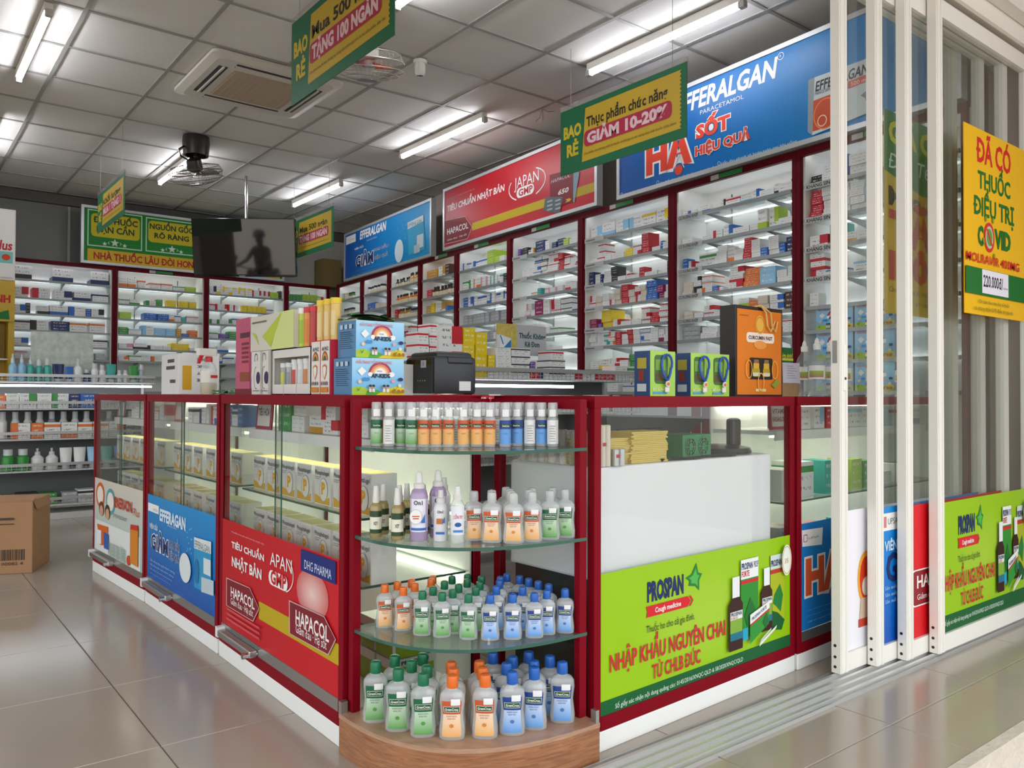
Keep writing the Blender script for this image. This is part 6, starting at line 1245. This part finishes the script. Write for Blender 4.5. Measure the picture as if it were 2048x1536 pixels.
# medicine gondola: stacks on the top tier
wh = 'on top of the medicine gondola'; gm = 'stacks on top of the medicine gondola'; nm = dict(name='cold_remedy_box', cat='medicine box')
def stk(px0, px1, n, h, code, pat=None, y=.03, d=.12, z=1.10, adj=''):
    a, b = gx(px0, 3.6+y)-MG2.translation.x, gx(px1, 3.6+y)-MG2.translation.x; zz = z+.001
    for i in range(n): carton(MG2, (a+b)/2+rg.uniform(-.003, .003), y+rg.uniform(0, .004), zz, (b-a)*.985, d, h, code, wh, group=gm+' '+code+adj, pat=pat, adj=adj, **nm); zz += h+.0005
stk(836, 858, 4, .058, 'wr', 3, adj='stacked'); stk(859, 876, 5, .056, 'wr', 3, y=.05, adj='stacked'); stk(877, 925, 2, .137, 'wr', 5, adj='large'); stk(926, 950, 3, .09, 'y', None, adj='large'); stk(951, 974, 2, .125, 'y', 0, adj='tall'); stk(975, 990, 1, .055, 'wk', 4, adj='flat'); stk(976, 989, 1, .07, 'y', None, z=1.156, adj='upper')
stk(991, 1022, 4, .042, 'w', 4, adj='stacked'); stk(1023, 1060, 4, .043, 'wk', 3, adj='stacked'); stk(1061, 1080, 1, .045, 'r', None, adj='small'); stk(1061, 1071, 1, .05, 'v', None, z=1.147, adj='small'); stk(1081, 1098, 1, .06, 'wn', 2, adj='small'); stk(1099, 1130, 3, .038, 'wk', 3, adj='stacked'); stk(1102, 1128, 1, .05, 'wr', 3, z=1.217, adj='upper'); stk(1131, 1150, 1, .06, 'wg', 3, adj='small'); stk(1152, 1190, 1, .05, 'wr', 2, adj='wide'); stk(1192, 1230, 1, .045, 'r', None, adj='wide'); stk(1231, 1255, 2, .045, 'w', 4, adj='low stacked'); stk(1256, 1276, 1, .09, 'wg', 3, adj='tall')
t = thing('placard', 'blue and white folded carton standing on the stacked white cartons', 'box', (gx(1000, 3.66), 3.665, 1.275)); 
MB().add([(0, 0, 0), (.085, 0, 0), (.085, .03, 0), (0, .03, 0), (0, .0, .075), (.085, 0, .055), (.085, .03, .055), (0, .03, .075)], [(0,3,2,1),(4,5,6,7),(0,1,5,4),(1,2,6,5),(2,3,7,6),(3,0,4,7)]).build('carton', P('dde2e6'), t); p = Panel(t, Matrix.Identity(4), 0); p.poly([(.03, .002), (.083, .002), (.083, .05)], P('2a78b8'), px=False); p.poly([(.0, .07), (.008, .07), (.03, .02), (.022, .02)], P('2a78b8'), px=False)
xs0, xs1 = gx(992, 3.78), gx(1098, 3.78); t = thing('shelf_sign', 'grey card sign reading Thuốc Không Kê Đơn with a yellow capsule picture', 'sign', (xs0, 3.78, 1.243), .07); W_ = xs1-xs0
b = MB().box(0, 0, 0, W_, .004, .185).build('card', P('b4b4b8'), t); MB().box(W_*.5-.008, .004, -.14, W_*.5+.008, .012, .1).build('stem', WIRE, t)
p = Panel(b, Matrix.Identity(4), 0); p.rect((0, .01), (W_*.40, .185), mat('capsule_photo', 'c9b45a', .4, var=.45, vscale=45), px=False); p.text('Thuốc Không', (W_*.44, .105), (W_*.985, .135), P('1c5a50'), bold=.03, px=False); p.text('Kê Đơn', (W_*.56, .055), (W_*.86, .085), P('1c5a50'), bold=.03, px=False)
shelf_fill(MG2, LG2, 0, '_12 r12x12 r14x12 r12x12 wr10x12 m12x12 s10x11 wn16x12 w12x11 g16x13 w14x11 wk10x11', 'on the second tier of the medicine gondola', 'cartons on the second tier of the medicine gondola', z=.90, y=.03, D=.1, x0=.05, name='cold_remedy_box')
# brand stand by the left end of the back wall
xr = on_y(29.5, 600, 8.9).x; t = thing('brand_stand', 'tall white and yellow brand display stand near the device cabinet', 'display stand', (xr-.62, 8.9, 0))
MB().box(0, 0, 2.07, .62, .30, 2.74).build('light_box', mat('lit_white_panel', 'cfccc6', .4), t); b = MB().box(.01, -.004, 2.09, .61, 0, 2.72).build('light_box_face', mat('pale_face', 'd4d2cc', .35), t); p = Panel(b, frame((xr-.62, 8.9, 0), 0), -.004)
p.text('Plus', (.44, 2.355), (.595, 2.44), P('a8242c'), bold=.03, px=False, shear=.15); p.rect((.01, 2.23), (.60, 2.34), P('6fb0ac'), px=False); p.disc((.545, 2.285), .035, .03, P('b8401c'), px=False); p.rect((.01, 2.09), (.6, 2.10), P('b8b4ac'), px=False)
b = MB().box(0, -.01, 1.68, .62, .30, 2.065).build('header_board', mat('mustard_board', 'b4921c', .45), t); p = Panel(b, Matrix.Identity(4), -.01); p.text('NH', (.46, 1.86), (.585, 1.925), P('a8201c'), bold=.05, px=False); p.poly([(.33, 1.70), (.58, 1.70), (.57, 1.79)], P('1c6a2c'), px=False)
MB().box(0, 0, .1, .05, .30, 1.68).box(.57, 0, .1, .62, .30, 1.68).box(.05, .26, .1, .57, .30, 1.68).box(0, 0, 0, .62, .3, .1).build('stand_frame', mat('mustard_board'), t)
for z_ in (1.0, 1.32, .6): MB().box(.05, .02, z_, .57, .26, z_+.012).build('shelf', WHITE, t)
for k in range(3): cosm(frame((xr-.62, 8.9, 0), 0), .12+.15*k, .1, 1.332, .13, .28, 'jar', 'w', 'on the mustard brand stand', 'white packs on the brand stand')
# leaflet pouch and tent card in front of the device cabinet
pa, pb = on_y(62, 662, 7.6), on_y(186, 700, 7.6); o = MB().box(0, 0, 0, pb.x-pa.x, .004, pa.z-1.101).build('leaflet_pouch', mat('leaflet_print', 'b4bcb0', .3, var=.5, vscale=22)); o.location = (pa.x, 7.6, 1.101); tag(o, 'pale green leaflet board standing behind the bottles on the aisle gondola', 'board')
# cardboard box on the floor
KR = mat('brown_cardboard', 'a87f5a', .75, var=.08, vscale=9)
t = thing('cardboard_box', 'brown cardboard carton with a barcode on the floor of the aisle', 'box', (.30, 5.36, 0), math.radians(-22)); Mx = frame((.30, 5.36, 0), -22); bw_, bd_, bh_ = .42, .36, .40
b = MB().cham(0, 0, 0, bw_, bd_, bh_, .004).build('carton', KR, t); p = Panel(b, Mx, 0); rb = random.Random(2); x = .255
MB().add([(0, 0, bh_), (bw_, 0, bh_), (bw_*.96, .12, bh_+.02), (bw_*.02, .12, bh_+.03)], [(0, 1, 2, 3)]).build('flap', KR, t); MB().add([(bw_, 0, bh_), (bw_, bd_, bh_), (bw_+.012, bd_*.8, bh_-.05), (bw_+.012, bd_*.1, bh_-.05)], [(0, 3, 2, 1)]).build('flap', KR, t)
while x < .385: wq = rb.choice((.002, .003, .005)); p.rect((x, .075), (x+wq, .135), P('2a211c'), px=False, n=0); x += wq+rb.choice((.002, .003))
p.text('00082 4', (.27, .05), (.375, .066), P('2a211c'), bold=.0, px=False); p.rect((.10, .30), (.17, .312), P('4a3a2c'), px=False, r=.004); p.rect((.24, .30), (.33, .312), P('4a3a2c'), px=False, r=.004); p.rect((.24, .275), (.33, .28), P('4a3a2c'), px=False)
# spare carton on top of the corner cabinets
q = on_y(643, 570, 9.70); t, b, M = box_thing('storage_carton', 'olive brown carton on top of the corner cabinet', 'box', (q.x, 9.66, 2.402), 0, .26, .26, .36, mat('olive_carton', '7a6a3a', .7, var=.1, vscale=10))
# mask boxes in the antibiotics cabinet
t8, M8 = RB[8]
for k, (z_, h_) in enumerate(((SZ[5], .125), (SZ[6], .16), (SZ[7], .15))):
    for j in range(2):
        q = M8 @ Vector((.09+.235*j, .06, z_+.0015)); a_ = -94.03
        mask_box(q, a_, .225, .12, h_, 'blue rainbow children mask box on the %s shelf of the antibiotics cabinet' % ORD[k+5], 'mask boxes on the %s shelf of the antibiotics cabinet' % ORD[k+5])
# ================================================================ RIDER IN THE STREET (seen mirrored in the television)
RP = frame((-5.4, 1.5, -.3), 68)
mt_ = thing('motorbike', 'dark motorbike standing in the street, mirrored in the television screen', 'motorbike'); mt_.matrix_world = RP
DK = mat('bike_dark_paint', '1a1816', .35); RUB = mat('tyre_rubber', '161616', .8)
for x in (-.62, .62):
    w_ = MB().loft([[((.27+.05*math.cos(b))*math.cos(a)+0, .05*math.sin(b), (.27+.05*math.cos(b))*math.sin(a)) for b in [k*math.pi/4 for k in range(8)]] for a in [k*math.pi/12 for k in range(25)]], False).build('wheel', RUB, mt_, True); w_.location = (x, 0, .32)
MB().tube([(.62, 0, .32), (.50, 0, .75), (.44, 0, .98)], .03, 8).build('fork', DK, mt_); MB().tube([(.42, -.34, 1.05), (.44, -.1, 1.0), (.44, .1, 1.0), (.42, .34, 1.05)], .015, 6).build('handlebar', DK, mt_)
for y in (-.3, .3): MB().tube([(.44, y, 1.03), (.48, y*1.1, 1.2)], .008, 5).build('mirror_stem', DK, mt_); m_ = MB().lathe([(.0, -.006), (.06, -.006), (.06, .006), (.0, .006)], 12).build('mirror', DK, mt_); m_.location = (.48, y*1.1, 1.23); m_.rotation_euler = (0, math.pi/2, 0)
MB().loft([[(x, y*w2, z0+zz*h2) for y, zz in sup(1, 1, 14, 2.4)] for x, w2, z0, h2 in ((-.72, .05, .72, .04), (-.45, .13, .66, .14), (-.1, .13, .52, .16), (.2, .12, .48, .16), (.38, .14, .72, .22), (.50, .08, .85, .14))]).build('body', DK, mt_, True)
MB().loft([[(x, y*w2, z0+zz*.05) for y, zz in sup(1, 1, 12, 2.6)] for x, w2, z0 in ((-.62, .08, .80), (-.3, .14, .80), (.05, .12, .76))]).build('seat', RUB, mt_, True)
# rider: one skinned figure, sitting with both hands on the bar
J = {'pelvis': (-.12, 0, .90, .15, .12), 'belly': (-.10, 0, 1.06, .19, .16), 'chest': (-.05, 0, 1.26, .22, .18), 'neck': (-.02, 0, 1.43, .065, .065), 'head0': (0, 0, 1.52, .085, .085), 'head1': (.01, 0, 1.64, .10, .115), 'head2': (0, 0, 1.73, .07, .08)}
E_ = [('pelvis', 'belly'), ('belly', 'chest'), ('chest', 'neck'), ('neck', 'head0'), ('head0', 'head1'), ('head1', 'head2')]
for s_, n in ((-1, 'l'), (1, 'r')):
    J.update({'sh'+n: (-.04, s_*.17, 1.36, .07, .07), 'el'+n: (.12, s_*.27, 1.13, .05, .05), 'wr'+n: (.36, s_*.30, 1.07, .036, .036), 'ha'+n: (.43, s_*.31, 1.06, .04, .028), 'hip'+n: (-.06, s_*.12, .86, .10, .10), 'kn'+n: (.26, s_*.19, .74, .07, .07), 'an'+n: (.14, s_*.17, .36, .05, .05), 'to'+n: (.32, s_*.17, .31, .045, .035)})
    E_ += [('chest', 'sh'+n), ('sh'+n, 'el'+n), ('el'+n, 'wr'+n), ('wr'+n, 'ha'+n), ('pelvis', 'hip'+n), ('hip'+n, 'kn'+n), ('kn'+n, 'an'+n), ('an'+n, 'to'+n)]
    for k in range(4): J['f%d%s' % (k, n)] = (.46, s_*(.285+.017*k), 1.035, .009, .009); J['g%d%s' % (k, n)] = (.435, s_*(.285+.017*k), 1.012, .008, .008); E_ += [('ha'+n, 'f%d%s' % (k, n)), ('f%d%s' % (k, n), 'g%d%s' % (k, n))]
    J['th'+n] = (.41, s_*.275, 1.03, .01, .01); E_ += [('ha'+n, 'th'+n)]
ks = list(J); me = bpy.data.meshes.new('person'); me.from_pydata([J[k][:3] for k in ks], [(ks.index(a), ks.index(b)) for a, b in E_], []); me.materials.append(mat('dark_clothing', '2b2a2c', .8))
rd = bpy.data.objects.new('person', me); C.objects.link(rd); rd.matrix_world = RP; sk = rd.modifiers.new('skin', 'SKIN')
for i, k in enumerate(ks): me.skin_vertices[0].data[i].radius = J[k][3:5]; me.skin_vertices[0].data[i].use_root = (i == 0)
sk.use_smooth_shade = True; sb = rd.modifiers.new('smooth', 'SUBSURF'); sb.levels = 1; sb.render_levels = 1
tag(rd, 'person in dark clothes riding a motorbike, mirrored in the television screen', 'person')
MB().lathe([(.02, .13), (.09, .11), (.135, .04), (.14, -.05), (.12, -.06)], 16).build('helmet', mat('helmet_dark', '201f22', .3), rd, True).location = (0, 0, 1.68)
